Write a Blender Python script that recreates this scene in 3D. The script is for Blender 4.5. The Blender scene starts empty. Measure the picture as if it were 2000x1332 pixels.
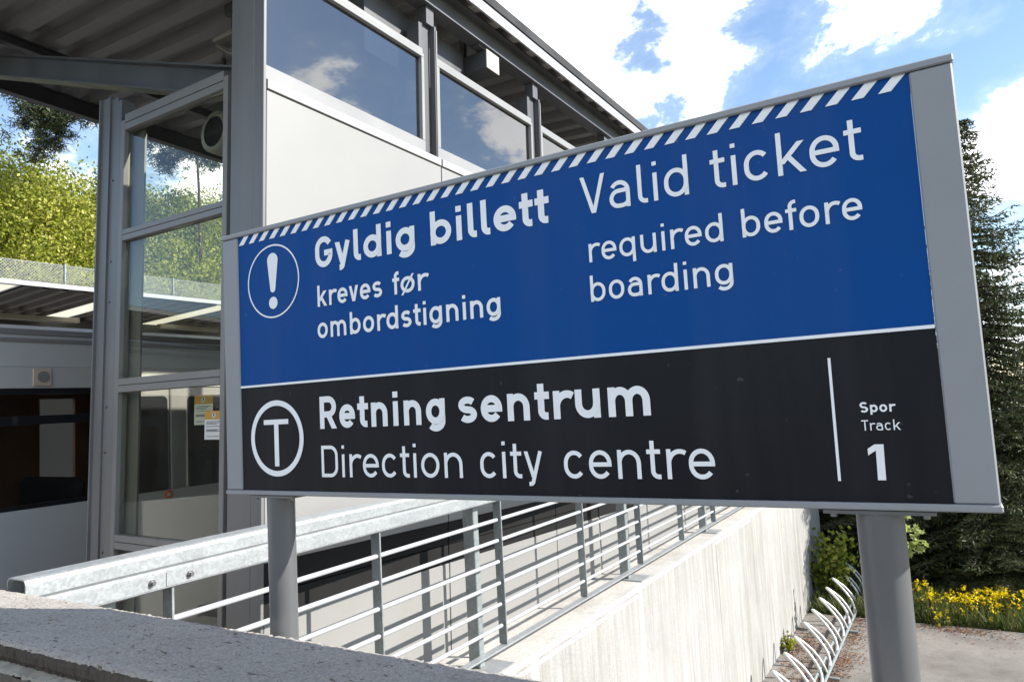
import bpy, bmesh, math, random
import numpy as np
from mathutils import Matrix, Vector
SC = bpy.context.scene
COL = SC.collection
R = math.radians
rng = random.Random(7)

# ------------------------------------------------------------------ camera
CAM = Vector((0.0, 0.0, 1.6))
# camera axes in the world (columns: right, down, forward), solved from the photograph's vanishing points
CM = np.array([[0.85725, -0.09139, -0.50672], [0.51199, 0.04687, 0.85771], [-0.05464, -0.99471, 0.08697]])
FPX = 1407.35
cd = bpy.data.cameras.new("camera"); cam = bpy.data.objects.new("camera", cd); COL.objects.link(cam)
m = Matrix.Identity(4)
for i in range(3):
    m[i][0] = CM[i][0]; m[i][1] = -CM[i][1]; m[i][2] = -CM[i][2]; m[i][3] = CAM[i]
cam.matrix_world = m
cd.sensor_width = 36; cd.lens = 36 * FPX / 2000; cd.clip_start = 0.05; cd.clip_end = 3000
SC.camera = cam

def sky_dir(px, py):
    d = CM @ np.array([(px - 1000) / FPX, (py - 666) / FPX, 1.0]); return Vector(d / np.linalg.norm(d))

# ------------------------------------------------------------------ world, sun, exposure
SUN = Vector((0.346, 0.116, 0.250)).normalized()
SUN_EL = math.asin(SUN.z); SUN_ROT = math.atan2(SUN.x, SUN.y)
wd = bpy.data.worlds.new("World"); SC.world = wd; wd.use_nodes = True
nt = wd.node_tree; N = nt.nodes; LK = nt.links; N.clear()
def wn(t, **kw):
    n = N.new(t)
    for k, v in kw.items(): setattr(n, k, v)
    return n
def wmath(op, a, b=None, clamp=False):
    n = wn('ShaderNodeMath', operation=op, use_clamp=clamp)
    for i, v in enumerate((a, b)):
        if v is None: continue
        if isinstance(v, (int, float)): n.inputs[i].default_value = v
        else: LK.new(v, n.inputs[i])
    return n.outputs[0]
sky = wn('ShaderNodeTexSky', sky_type='NISHITA'); sky.sun_disc = False
sky.sun_elevation = SUN_EL; sky.sun_rotation = SUN_ROT; sky.altitude = 100; sky.air_density = 1.0; sky.dust_density = 0.2; sky.ozone_density = 1.6
tc = wn('ShaderNodeTexCoord')
nz = wn('ShaderNodeTexNoise'); nz.inputs['Scale'].default_value = 5.5; nz.inputs['Detail'].default_value = 12; nz.inputs['Roughness'].default_value = 0.64; nz.inputs['Distortion'].default_value = 0.25
mp = wn('ShaderNodeMapping'); mp.inputs['Scale'].default_value = (1, 1, 1.7); mp.inputs['Location'].default_value = (3.1, 1.7, 0.4)
LK.new(tc.outputs['Generated'], mp.inputs['Vector']); LK.new(mp.outputs[0], nz.inputs['Vector'])
def mirror_x(d): return Vector((-d.x, d.y, d.z))      # what a pane facing +x reflects
BLOBS = [(sky_dir(1130, 60), .30, 1.0), (sky_dir(1000, -60), .26, 1.0), (sky_dir(1270, 190), .15, .8), (sky_dir(1640, 70), .11, .62), (sky_dir(1780, -10), .10, .5),
         (sky_dir(2010, 262), .10, 1.0), (sky_dir(1980, 600), .09, .6), (sky_dir(1950, 170), .06, .5), (sky_dir(140, 330), .10, .5), (sky_dir(420, 330), .14, .9),
         (mirror_x(sky_dir(545, 175)), .085, .72), (mirror_x(sky_dir(975, 305)), .11, .85), (mirror_x(sky_dir(1090, 300)), .09, 1.0),
         (Vector((-.35, -.8, .55)).normalized(), .5, .9), (Vector((.45, -.75, .6)).normalized(), .5, .85), (Vector((-.7, .1, .75)).normalized(), .5, .8), (Vector((0, -.1, 1)).normalized(), .35, .7)]  # last four: unseen clouds added behind and overhead for neutral ambient light
acc = None
for d, r, a in BLOBS:
    v = wn('ShaderNodeVectorMath', operation='DISTANCE'); LK.new(tc.outputs['Generated'], v.inputs[0]); v.inputs[1].default_value = d
    mr = wn('ShaderNodeMapRange', interpolation_type='SMOOTHSTEP'); LK.new(v.outputs['Value'], mr.inputs[0])
    mr.inputs[1].default_value = r * 1.25; mr.inputs[2].default_value = r * .15; mr.inputs[3].default_value = 0; mr.inputs[4].default_value = a
    acc = mr.outputs[0] if acc is None else wmath('MAXIMUM', acc, mr.outputs[0])
v = wn('ShaderNodeVectorMath', operation='DISTANCE'); LK.new(tc.outputs['Generated'], v.inputs[0]); v.inputs[1].default_value = sky_dir(1258, 78)
mr = wn('ShaderNodeMapRange', interpolation_type='SMOOTHSTEP'); LK.new(v.outputs['Value'], mr.inputs[0])
mr.inputs[1].default_value = .075; mr.inputs[2].default_value = .0; mr.inputs[3].default_value = 0; mr.inputs[4].default_value = .26
dens = wmath('SUBTRACT', wmath('ADD', wmath('MULTIPLY', acc, .30), nz.outputs['Fac']), mr.outputs[0])
cr = wn('ShaderNodeMapRange', interpolation_type='SMOOTHSTEP'); LK.new(dens, cr.inputs[0])
cr.inputs[1].default_value = .62; cr.inputs[2].default_value = .75; cr.inputs[3].default_value = 0; cr.inputs[4].default_value = 1
nz2 = wn('ShaderNodeTexNoise'); nz2.inputs['Scale'].default_value = 9; nz2.inputs['Detail'].default_value = 6
LK.new(tc.outputs['Generated'], nz2.inputs['Vector'])
cmix = wn('ShaderNodeMix', data_type='RGBA'); LK.new(nz2.outputs['Fac'], cmix.inputs[0])
cmix.inputs[6].default_value = (7.5, 7.7, 8.0, 1); cmix.inputs[7].default_value = (11.5, 11.5, 11.5, 1)
smix = wn('ShaderNodeMix', data_type='RGBA'); cv = wn('ShaderNodeMapRange', interpolation_type='SMOOTHSTEP'); LK.new(dens, cv.inputs[0])
cv.inputs[1].default_value = .53; cv.inputs[2].default_value = .70; cv.inputs[3].default_value = 0; cv.inputs[4].default_value = .09
LK.new(wmath('MAXIMUM', cr.outputs[0], cv.outputs[0]), smix.inputs[0]); LK.new(sky.outputs[0], smix.inputs[6]); LK.new(cmix.outputs[2], smix.inputs[7])
bg = wn('ShaderNodeBackground'); bg.inputs['Strength'].default_value = 0.105
LK.new(smix.outputs[2], bg.inputs[0]); wo = wn('ShaderNodeOutputWorld'); LK.new(bg.outputs[0], wo.inputs[0])

sd = bpy.data.lights.new("sun", 'SUN'); sd.energy = 4.2; sd.angle = R(0.53); sd.color = (1.0, .965, .905)
so = bpy.data.objects.new("sun", sd); COL.objects.link(so); so.rotation_euler = (-SUN).to_track_quat('-Z', 'Y').to_euler(); so.location = SUN * 40
SC.view_settings.view_transform = 'Standard'; SC.view_settings.look = 'None'; SC.view_settings.exposure = 1.3; SC.view_settings.gamma = 1

# ------------------------------------------------------------------ helpers: tags, materials, meshes
def tag(o, label=None, cat=None, group=None, kind=None):
    if label: o['label'] = label
    if cat: o['category'] = cat
    if group: o['group'] = group
    if kind: o['kind'] = kind
    return o
def empty(name, loc=(0, 0, 0), label=None, cat=None, group=None, mat=None):
    o = bpy.data.objects.new(name, None); COL.objects.link(o); o.empty_display_size = .1
    o.location = loc
    if mat is not None: o.matrix_world = mat
    return tag(o, label, cat, group)

class Mat:
    def __init__(s, name):
        s.m = bpy.data.materials.new(name); s.m.use_nodes = True; s.t = s.m.node_tree; s.t.nodes.clear()
        s.out = s.n('ShaderNodeOutputMaterial'); s._geo = None
    def n(s, typ, **kw):
        x = s.t.nodes.new(typ)
        for k, v in kw.items(): setattr(x, k, v)
        return x
    def l(s, a, b): s.t.links.new(a, b)
    def noise(s, scale, detail=4, rough=.55, stretch=None, dist=0, typ='noise'):
        tc = s.n('ShaderNodeTexCoord'); v = tc.outputs['Object']
        if stretch:
            mp = s.n('ShaderNodeMapping'); mp.inputs['Scale'].default_value = stretch; s.l(v, mp.inputs[0]); v = mp.outputs[0]
        if typ == 'voronoi':
            x = s.n('ShaderNodeTexVoronoi'); x.inputs['Scale'].default_value = scale; s.l(v, x.inputs['Vector']); return x
        x = s.n('ShaderNodeTexNoise'); x.inputs['Scale'].default_value = scale; x.inputs['Detail'].default_value = detail
        x.inputs['Roughness'].default_value = rough; x.inputs['Distortion'].default_value = dist
        s.l(v, x.inputs['Vector']); return x
    def ramp(s, fac, stops):
        r = s.n('ShaderNodeValToRGB'); s.l(fac, r.inputs[0]); e = r.color_ramp.elements
        while len(e) < len(stops): e.new(.5)
        for k, (p, c) in enumerate(stops):
            e[k].position = p; e[k].color = (c[0], c[1], c[2], 1) if hasattr(c, '__len__') else (c, c, c, 1)
        return r.outputs[0]
    def mix(s, fac, a, b, mode='MIX'):
        x = s.n('ShaderNodeMix', data_type='RGBA', blend_type=mode)
        for sock, v in ((x.inputs[0], fac), (x.inputs[6], a), (x.inputs[7], b)):
            if isinstance(v, (int, float)): sock.default_value = v
            elif isinstance(v, tuple): sock.default_value = (v[0], v[1], v[2], 1)
            else: s.l(v, sock)
        return x.outputs[2]
    def bsdf(s, color, rough=.6, metal=0, bump=None, bs=.2, bd=.01, spec=.5):
        p = s.n('ShaderNodeBsdfPrincipled')
        for sock, v in ((p.inputs['Base Color'], color), (p.inputs['Roughness'], rough), (p.inputs['Metallic'], metal)):
            if isinstance(v, (int, float)): sock.default_value = v
            elif isinstance(v, tuple): sock.default_value = (v[0], v[1], v[2], 1)
            else: s.l(v, sock)
        p.inputs['Specular IOR Level'].default_value = spec
        if bump is not None:
            b = s.n('ShaderNodeBump'); b.inputs['Strength'].default_value = bs; b.inputs['Distance'].default_value = bd
            s.l(bump, b.inputs['Height']); s.l(b.outputs[0], p.inputs['Normal'])
        s.l(p.outputs[0], s.out.inputs[0]); s.p = p
        return s.m

def painted(name, c, rough=.4, var=.08, scale=6, metal=0, streak=False, spec=.5):
    x = Mat(name)
    n1 = x.noise(scale, 6, .6, stretch=(1, 1, .12) if streak else None)
    n2 = x.noise(60, 3)
    c1 = tuple(v * (1 - var) for v in c); c2 = tuple(min(1, v * (1 + var)) for v in c)
    col = x.ramp(n1.outputs['Fac'], [(.3, c1), (.7, c2)])
    rr = x.ramp(n1.outputs['Fac'], [(.3, rough * .85), (.75, min(1, rough * 1.2))])
    return x.bsdf(col, rr, metal, n2.outputs['Fac'], .04, .002, spec)

def dusty(name, c, rough, spec):
    x = Mat(name); n1 = x.noise(2.0, 7, .62); n2 = x.noise(9, 5, .6, stretch=(1, 1, .10)); n3 = x.noise(150, 2); sp = x.noise(55, 3, .5)
    col = x.ramp(n1.outputs['Fac'], [(.3, tuple(v * .94 for v in c)), (.7, tuple(v * 1.05 for v in c))])
    col = x.mix(x.ramp(n2.outputs['Fac'], [(.45, .0), (.75, .030)]), col, (.30, .29, .27)); col = x.mix(x.ramp(sp.outputs['Fac'], [(.71, 0), (.75, .10)]), col, (.30, .29, .27))
    return x.bsdf(col, x.ramp(n1.outputs['Fac'], [(.3, rough * .8), (.7, rough * 1.25)]), 0, n3.outputs['Fac'], .05, .001, spec)
def concrete(name, c, streak=.0, fine=90, dark=.72):
    x = Mat(name)
    a = x.noise(2.2, 8, .62); b = x.noise(fine, 5, .7); s = x.noise(3.2, 8, .7, stretch=(3.0, 3.0, .16), dist=.7)
    col = x.ramp(a.outputs['Fac'], [(.28, tuple(v * dark for v in c)), (.55, c), (.8, tuple(min(1, v * 1.12) for v in c))])
    col = x.mix(.5, col, x.ramp(b.outputs['Fac'], [(.35, .55), (.6, 1)]), 'MULTIPLY')
    if streak:
        mk = x.noise(.55, 4, .6); mm = x.n('ShaderNodeMath', operation='MULTIPLY'); x.l(x.ramp(mk.outputs['Fac'], [(.35, .35), (.65, 1.0)]), mm.inputs[0]); mm.inputs[1].default_value = min(1, streak * 1.5)
        col = x.mix(mm.outputs[0], col, x.ramp(s.outputs['Fac'], [(.42, (.50, .46, .40)), (.60, (1, 1, 1))]), 'MULTIPLY')
    sum_ = x.n('ShaderNodeMath', operation='ADD'); x.l(a.outputs['Fac'], sum_.inputs[0]); x.l(b.outputs['Fac'], sum_.inputs[1])
    return x.bsdf(col, .9, 0, sum_.outputs[0], .35, .006, .25)

def leafmat(name, cols, trans=.35, rough=.5):
    x = Mat(name)
    g = x.n('ShaderNodeNewGeometry')
    stops = [(i / (len(cols) - 1), c) for i, c in enumerate(cols)]
    col = x.ramp(g.outputs['Random Per Island'], stops)
    n = x.noise(.6, 3)
    col = x.mix(.5, col, x.ramp(n.outputs['Fac'], [(.35, .62), (.65, 1.15)]), 'MULTIPLY')
    p = x.n('ShaderNodeBsdfPrincipled'); x.l(col, p.inputs['Base Color']); p.inputs['Roughness'].default_value = rough; p.inputs['Specular IOR Level'].default_value = .3
    t = x.n('ShaderNodeBsdfTranslucent'); x.l(col, t.inputs[0])
    mx = x.n('ShaderNodeMixShader'); mx.inputs[0].default_value = trans; x.l(p.outputs[0], mx.inputs[1]); x.l(t.outputs[0], mx.inputs[2])
    x.l(mx.outputs[0], x.out.inputs[0]); return x.m

def glass(name, tint=(.8, .85, .83), refl=1.0, dirt=.05, base=.04, rough=0.0):
    x = Mat(name)
    tr = x.n('ShaderNodeBsdfTransparent'); tr.inputs[0].default_value = (*tint, 1)
    gl = x.n('ShaderNodeBsdfGlossy'); gl.inputs['Roughness'].default_value = rough; gl.inputs[0].default_value = (1, 1, 1, 1)
    df = x.n('ShaderNodeBsdfDiffuse'); df.inputs[0].default_value = (.5, .5, .48, 1)
    fr = x.n('ShaderNodeLayerWeight'); fr.inputs[0].default_value = .5
    pw = x.n('ShaderNodeMath', operation='POWER'); x.l(fr.outputs['Facing'], pw.inputs[0]); pw.inputs[1].default_value = 4.0
    mu = x.n('ShaderNodeMath', operation='MULTIPLY_ADD', use_clamp=True); x.l(pw.outputs[0], mu.inputs[0]); mu.inputs[1].default_value = refl; mu.inputs[2].default_value = base
    m1 = x.n('ShaderNodeMixShader'); x.l(mu.outputs[0], m1.inputs[0]); x.l(tr.outputs[0], m1.inputs[1]); x.l(gl.outputs[0], m1.inputs[2])
    s1 = x.noise(4, 6, .65, stretch=(2.5, 2.5, .3)); s2 = x.noise(26, 3, .5, stretch=(1, 1, .1))
    dm = x.n('ShaderNodeMath', operation='MULTIPLY'); x.l(x.ramp(s1.outputs['Fac'], [(.4, 0.25), (.75, 1)]), dm.inputs[0])
    d3 = x.n('ShaderNodeMath', operation='MULTIPLY_ADD'); x.l(x.ramp(s2.outputs['Fac'], [(.66, 0), (.80, 1)]), d3.inputs[0]); d3.inputs[1].default_value = 1.2; d3.inputs[2].default_value = 1.0
    x.l(d3.outputs[0], dm.inputs[1])
    d2 = x.n('ShaderNodeMath', operation='MULTIPLY', use_clamp=True); x.l(dm.outputs[0], d2.inputs[0]); d2.inputs[1].default_value = dirt
    m2 = x.n('ShaderNodeMixShader'); x.l(d2.outputs[0], m2.inputs[0]); x.l(m1.outputs[0], m2.inputs[1]); x.l(df.outputs[0], m2.inputs[2])
    x.l(m2.outputs[0], x.out.inputs[0]); return x.m

class MB:
    """collects boxes, tubes, prisms and links them as ONE mesh object"""
    def __init__(s): s.v = []; s.f = []; s.sm = []
    def add(s, vs, fs, smooth=False):
        o = len(s.v); s.v += [tuple(v) for v in vs]; s.f += [tuple(i + o for i in f) for f in fs]; s.sm += [smooth] * len(fs); return s
    def box(s, a, b, bev=0.0):
        x0, y0, z0 = (min(a[i], b[i]) for i in range(3)); x1, y1, z1 = (max(a[i], b[i]) for i in range(3))
        t = min(bev, (x1 - x0) * .45, (y1 - y0) * .45, (z1 - z0) * .45)
        if t <= 1e-6:
            vs = [(x0, y0, z0), (x1, y0, z0), (x1, y1, z0), (x0, y1, z0), (x0, y0, z1), (x1, y0, z1), (x1, y1, z1), (x0, y1, z1)]
            return s.add(vs, [(0, 3, 2, 1), (4, 5, 6, 7), (0, 1, 5, 4), (1, 2, 6, 5), (2, 3, 7, 6), (3, 0, 4, 7)])
        vs = []; idx = {}
        for X in (0, 1):
            for Y in (0, 1):
                for Z in (0, 1):
                    cx, cy, cz = (x1 if X else x0), (y1 if Y else y0), (z1 if Z else z0)
                    ix, iy, iz = (-t if X else t), (-t if Y else t), (-t if Z else t)
                    idx[X, Y, Z, 0] = len(vs); vs.append((cx, cy + iy, cz + iz))
                    idx[X, Y, Z, 1] = len(vs); vs.append((cx + ix, cy, cz + iz))
                    idx[X, Y, Z, 2] = len(vs); vs.append((cx + ix, cy + iy, cz))
        fs = []
        I = lambda X, Y, Z, k: idx[X, Y, Z, k]
        for q in (0, 1):
            fs.append(tuple(I(q, *p, 0) for p in ((0, 0), (1, 0), (1, 1), (0, 1))))
            fs.append(tuple(I(p[0], q, p[1], 1) for p in ((0, 0), (1, 0), (1, 1), (0, 1))))
            fs.append(tuple(I(p[0], p[1], q, 2) for p in ((0, 0), (1, 0), (1, 1), (0, 1))))
        for a_ in (0, 1):
            for b_ in (0, 1):
                fs.append((I(0, a_, b_, 1), I(1, a_, b_, 1), I(1, a_, b_, 2), I(0, a_, b_, 2)))
                fs.append((I(a_, 0, b_, 0), I(a_, 1, b_, 0), I(a_, 1, b_, 2), I(a_, 0, b_, 2)))
                fs.append((I(a_, b_, 0, 0), I(a_, b_, 1, 0), I(a_, b_, 1, 1), I(a_, b_, 0, 1)))
        for k in idx:
            if k[3] == 0: fs.append((I(*k[:3], 0), I(*k[:3], 1), I(*k[:3], 2)))
        return s.add(vs, fs)
    def prism(s, poly, ext, smooth=False):
        """poly: list of 3D points (planar), ext: extrusion vector"""
        n = len(poly); e = Vector(ext); p = [Vector(q) for q in poly]
        vs = p + [q + e for q in p]
        fs = [tuple(range(n))[::-1], tuple(range(n, 2 * n))] + [(i, (i + 1) % n, n + (i + 1) % n, n + i) for i in range(n)]
        return s.add(vs, fs, smooth)
    def tube(s, pts, r, n=10, caps=True, closed=False):
        pts = [Vector(p) for p in pts]; k = len(pts); rs = r if hasattr(r, '__len__') else [r] * k
        t0 = (pts[1] - pts[0]).normalized(); up = Vector((0, 0, 1)) if abs(t0.z) < .9 else Vector((1, 0, 0))
        u = t0.cross(up).normalized(); vs = []; fs = []
        for i, p in enumerate(pts):
            if closed: t = pts[(i + 1) % k] - pts[i - 1]
            else: t = pts[min(i + 1, k - 1)] - pts[max(i - 1, 0)]
            t.normalize(); u = (u - t * u.dot(t)).normalized(); w = t.cross(u)
            for j in range(n):
                a = 2 * math.pi * j / n; vs.append(p + (u * math.cos(a) + w * math.sin(a)) * rs[i])
        for i in range(k if closed else k - 1):
            for j in range(n):
                a = i * n + j; b = i * n + (j + 1) % n; c = ((i + 1) % k) * n
                fs.append((a, b, c + (j + 1) % n, c + j))
        s.add(vs, fs, True)
        if caps and not closed:
            s.add(vs[:n], [tuple(range(n))[::-1]]); s.add(vs[-n:], [tuple(range(n))])
        return s
    def build(s, name, mat, parent=None, bevel=0):
        me = bpy.data.meshes.new(name); me.from_pydata([tuple(v) for v in s.v], [], s.f)
        bm = bmesh.new(); bm.from_mesh(me)
        bmesh.ops.recalc_face_normals(bm, faces=bm.faces); bm.to_mesh(me); bm.free()
        if any(s.sm): me.polygons.foreach_set('use_smooth', s.sm)
        me.materials.append(mat)
        o = bpy.data.objects.new(name, me); COL.objects.link(o)
        if parent: o.parent = parent
        return o

def quads(name, V, mat, parent=None, loc=None):
    """V: (n,4,3) array of loose quads -> one fast mesh"""
    n = len(V); me = bpy.data.meshes.new(name)
    me.vertices.add(n * 4); me.vertices.foreach_set('co', np.ascontiguousarray(V, dtype=np.float32).ravel())
    me.loops.add(n * 4); me.loops.foreach_set('vertex_index', np.arange(n * 4, dtype=np.int32))
    me.polygons.add(n); me.polygons.foreach_set('loop_start', np.arange(0, n * 4, 4, dtype=np.int32))
    me.update(calc_edges=True); me.validate()
    me.materials.append(mat); o = bpy.data.objects.new(name, me); COL.objects.link(o)
    if parent: o.parent = parent
    if loc is not None: o.location = loc
    return o
def leaf_quads(P, size, rs, up=.35, asp=.62):
    """diamond leaves centred on P with random orientation"""
    n = len(P); d = rs.normal(size=(n, 3)); d /= np.linalg.norm(d, axis=1, keepdims=True)
    e = rs.normal(size=(n, 3)); e[:, 2] += up * 0; e -= d * (e * d).sum(1, keepdims=True); e /= np.linalg.norm(e, axis=1, keepdims=True)
    s = (size * (0.6 + .8 * rs.random(n)))[:, None]
    return np.stack([P - d * s * .55, P + e * s * asp * .5, P + d * s * .55, P - e * s * asp * .5], 1)

# ------------------------------------------------------------------ materials
M = {}
M['frame_grey'] = painted('sign_frame_grey', (.235, .24, .25), .42, .05, 5, 0)
M['sign_blue'] = dusty('sign_blue', (.0003, .054, .228), .36, .10)
M['sign_black'] = dusty('sign_black', (.0100, .0106, .0134), .36, .12)
M['vinyl_white'] = painted('vinyl_white', (.78, .785, .79), .42, .03, 20)
M['post_grey'] = painted('post_grey', (.125, .127, .132), .32, .06, 5, metal=.3, spec=.4)
M['steel_dark'] = painted('steel_dark_paint', (.085, .085, .088), .45, .14, 4, 0, True)
M['pillar_grey'] = painted('pillar_grey', (.145, .144, .144), .42, .12, 5, 0, True)
M['alu_frame'] = painted('window_frame_grey', (.185, .18, .172), .42, .06, 5, .0)
M['panel_white'] = painted('wall_panel', (.218, .213, .202), .5, .035, 1.3)
M['trim_white'] = painted('window_trim', (.225, .222, .216), .4, .04, 3)
M['sill_white'] = painted('sill_white', (.33, .33, .325), .4, .03, 3)
M['dark_band'] = painted('near_black_band', (.013, .0125, .0125), .6, .12, 3, spec=.12)
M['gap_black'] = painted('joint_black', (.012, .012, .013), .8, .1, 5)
M['fascia'] = painted('eave_fascia', (.36, .365, .38), .4, .05, 4)
M['roof_sheet'] = painted('corrugated_sheet', (.27, .25, .228), .45, .1, 3)
M['roof_top'] = painted('roof_membrane', (.018, .018, .019), .8, .1, 3)
M['train_body'] = painted('train_body', (.47, .455, .44), .35, .03, 2)
M['train_grey'] = painted('train_trim', (.22, .21, .205), .4, .05, 3)
M['train_dark'] = painted('train_window_surround', (.014, .014, .017), .3, .1, 3)
M['train_inner'] = painted('train_interior', (.26, .16, .10), .6, .15, 3)
M['orange'] = painted('orange_plastic', (.75, .16, .04), .4, .05, 6)
M['beige'] = painted('beige_plastic', (.55, .42, .33), .5, .06, 8)
M['seat'] = painted('seat_fabric', (.03, .032, .04), .9, .2, 20)
M['cream'] = painted('lamp_cream', (.36, .34, .29), .5, .06, 8)
M['paper'] = painted('notice_paper', (.55, .55, .53), .7, .03, 8)
M['amber'] = painted('notice_amber', (.42, .23, .03), .6, .03, 8)
M['ink'] = painted('notice_ink', (.03, .03, .035), .7, .05, 8)
M['tree_bark'] = concrete('bark', (.085, .066, .05), 0, 30)
M['pine_bark'] = concrete('pine_bark', (.07, .045, .032), 0, 30)
M['glass_window'] = glass('window_glass', (.05, .06, .07), .6, .006, .175)
M['glass_clear'] = glass('clear_window_glass', (.28, .31, .33), .6, .006, .175)
M['glass_screen'] = glass('screen_glass', (.90, .91, .85), .8, .014, .010)
M['glass_train'] = glass('train_glass', (.72, .70, .68), .8, .01, .015)

x = Mat('galvanised_steel')
v1 = x.noise(120, typ='voronoi'); n1 = x.noise(7, 6, .6); n2 = x.noise(220, 3)
cg = x.ramp(v1.outputs['Color'], [(.2, (.28, .293, .295)), (.8, (.34, .354, .358))])
cg = x.mix(.6, cg, x.ramp(n1.outputs['Fac'], [(.35, .8), (.62, 1.0)]), 'MULTIPLY')
M['galv'] = x.bsdf(cg, x.ramp(v1.outputs['Color'], [(.2, .42), (.8, .55)]), .35, n2.outputs['Fac'], .05, .002)
x = Mat('galvanised_dark')
n1 = x.noise(30, 6, .7); n3 = x.noise(6, 5, .6)
cg = x.ramp(n1.outputs['Fac'], [(.3, (.21, .235, .235)), (.7, (.33, .36, .36))])
cg = x.mix(.5, cg, x.ramp(n3.outputs['Fac'], [(.35, .7), (.65, 1.0)]), 'MULTIPLY')
M['galv_dark'] = x.bsdf(cg, .5, .45, n1.outputs['Fac'], .05, .002)
M['bar'] = painted('bright_zinc_bar', (.40, .41, .42), .42, .06, 20, .2)
M['stainless'] = painted('rack_tube', (.56, .56, .52), .38, .08, 14, .25)
M['bolt'] = painted('bolt_steel', (.22, .22, .22), .35, .15, 30, .8)

M['concrete_wall'] = concrete('retaining_concrete', (.365, .357, .340), .42, 80, .85)
M['ledge'] = concrete('ledge_concrete', (.47, .445, .405), .0, 45, .7)
M['platform'] = concrete('platform_concrete', (.30, .29, .275), 0, 60)
# the parapet's weathered cap: grey stone with rust-brown flecks and pale cracks
x = Mat('parapet_cap')
a = x.noise(3, 8, .65); b = x.noise(140, 5, .75); f = x.noise(62, 4, .6, stretch=(.55, 1.3, 1)); wv = x.noise(1.6, 5, .6, stretch=(1.0, 2.6, 1)); gg = x.noise(420, 2, .6)
col = x.ramp(a.outputs['Fac'], [(.3, (.35, .32, .285)), (.7, (.45, .415, .375))])
col = x.mix(.65, col, x.ramp(b.outputs['Fac'], [(.34, .45), (.58, 1.08)]), 'MULTIPLY')
col = x.mix(.5, col, x.ramp(gg.outputs['Fac'], [(.35, .6), (.6, 1.1)]), 'MULTIPLY')
col = x.mix(x.ramp(f.outputs['Fac'], [(.615, 0), (.66, .8)]), col, (.10, .062, .042))
col = x.mix(x.ramp(wv.outputs['Fac'], [(.498, 0), (.501, .38), (.504, 0)]), col, (.50, .45, .36))
sm = x.n('ShaderNodeMath', operation='ADD'); x.l(b.outputs['Fac'], sm.inputs[0]); x.l(f.outputs['Fac'], sm.inputs[1])
M['parapet_cap'] = x.bsdf(col, .92, 0, sm.outputs[0], .6, .008, .2)
M['parapet_body'] = concrete('parapet_body', (.15, .13, .112), .7, 60)
M['parapet_edge'] = concrete('parapet_edge', (.085, .07, .06), 0, 60)  # dirty brown, with the shade on this face put into the colour
M['lit_ledge'] = concrete('painted_sunlit_ledge', (.40, .38, .32), 0, 50, .5)  # sun on the narrow ledge put into the colour as a pale line
M['pavement'] = concrete('dark_paving', (.105, .10, .094), 0, 60)
# asphalt
x = Mat('asphalt')
a = x.noise(.7, 8, .65); b = x.noise(90, 4, .8); c = x.noise(9, 6, .7)
col = x.ramp(a.outputs['Fac'], [(.3, (.175, .158, .140)), (.7, (.27, .246, .218))])
col = x.mix(.7, col, x.ramp(b.outputs['Fac'], [(.33, .5), (.62, 1.15)]), 'MULTIPLY')
col = x.mix(x.ramp(c.outputs['Fac'], [(.62, 0), (.74, .6)]), col, (.12, .085, .055))
g2 = x.noise(170, 2, .5); st = x.noise(2.6, 7, .7)
col = x.mix(x.ramp(g2.outputs['Fac'], [(.66, 0), (.72, .7)]), col, (.42, .40, .37))
col = x.mix(.55, col, x.ramp(st.outputs['Fac'], [(.36, .55), (.56, 1.05)]), 'MULTIPLY')
M['asphalt'] = x.bsdf(col, .9, 0, b.outputs['Fac'], .8, .012, .3)
x = Mat('soil_ground')
a = x.noise(1.2, 8, .7); col = x.ramp(a.outputs['Fac'], [(.3, (.045, .05, .022)), (.6, (.07, .085, .03)), (.8, (.12, .10, .06))])
M['soil'] = x.bsdf(col, .95, 0, a.outputs['Fac'], .6, .05, .2)

# ------------------------------------------------------------------ the setting
def sheet(name, x0, x1, y0, y1, z, mat, n=1):
    b = MB(); vs = []; fs = []
    for j in range(n + 1):
        for i in range(n + 1): vs.append((x0 + (x1 - x0) * i / n, y0 + (y1 - y0) * j / n, z))
    for j in range(n):
        for i in range(n):
            k = j * (n + 1) + i; fs.append((k, k + 1, k + n + 2, k + n + 1))
    b.add(vs, fs); return tag(b.build(name, mat), kind='structure')
YARD = -2.1
sheet('ground', -600, 600, -600, 600, YARD - .03, M['soil'])
sheet('asphalt_yard', -2.6, 40, 1.1, 12.95, YARD, M['asphalt'])
b = MB(); b.box((-40, -30, -2.1), (30, .875, -.001)); tag(b.build('pavement', M['pavement']), kind='structure')
b = MB(); b.box((-5.98, .95, -2.1), (-3.25, 60, -.05)); tag(b.build('platform', M['platform']), kind='structure')
b = MB(); b.box((-60, .95, -2.1), (-5.99, 60, -1.15)); tag(b.build('track_bed', M['platform']), kind='structure')

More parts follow.
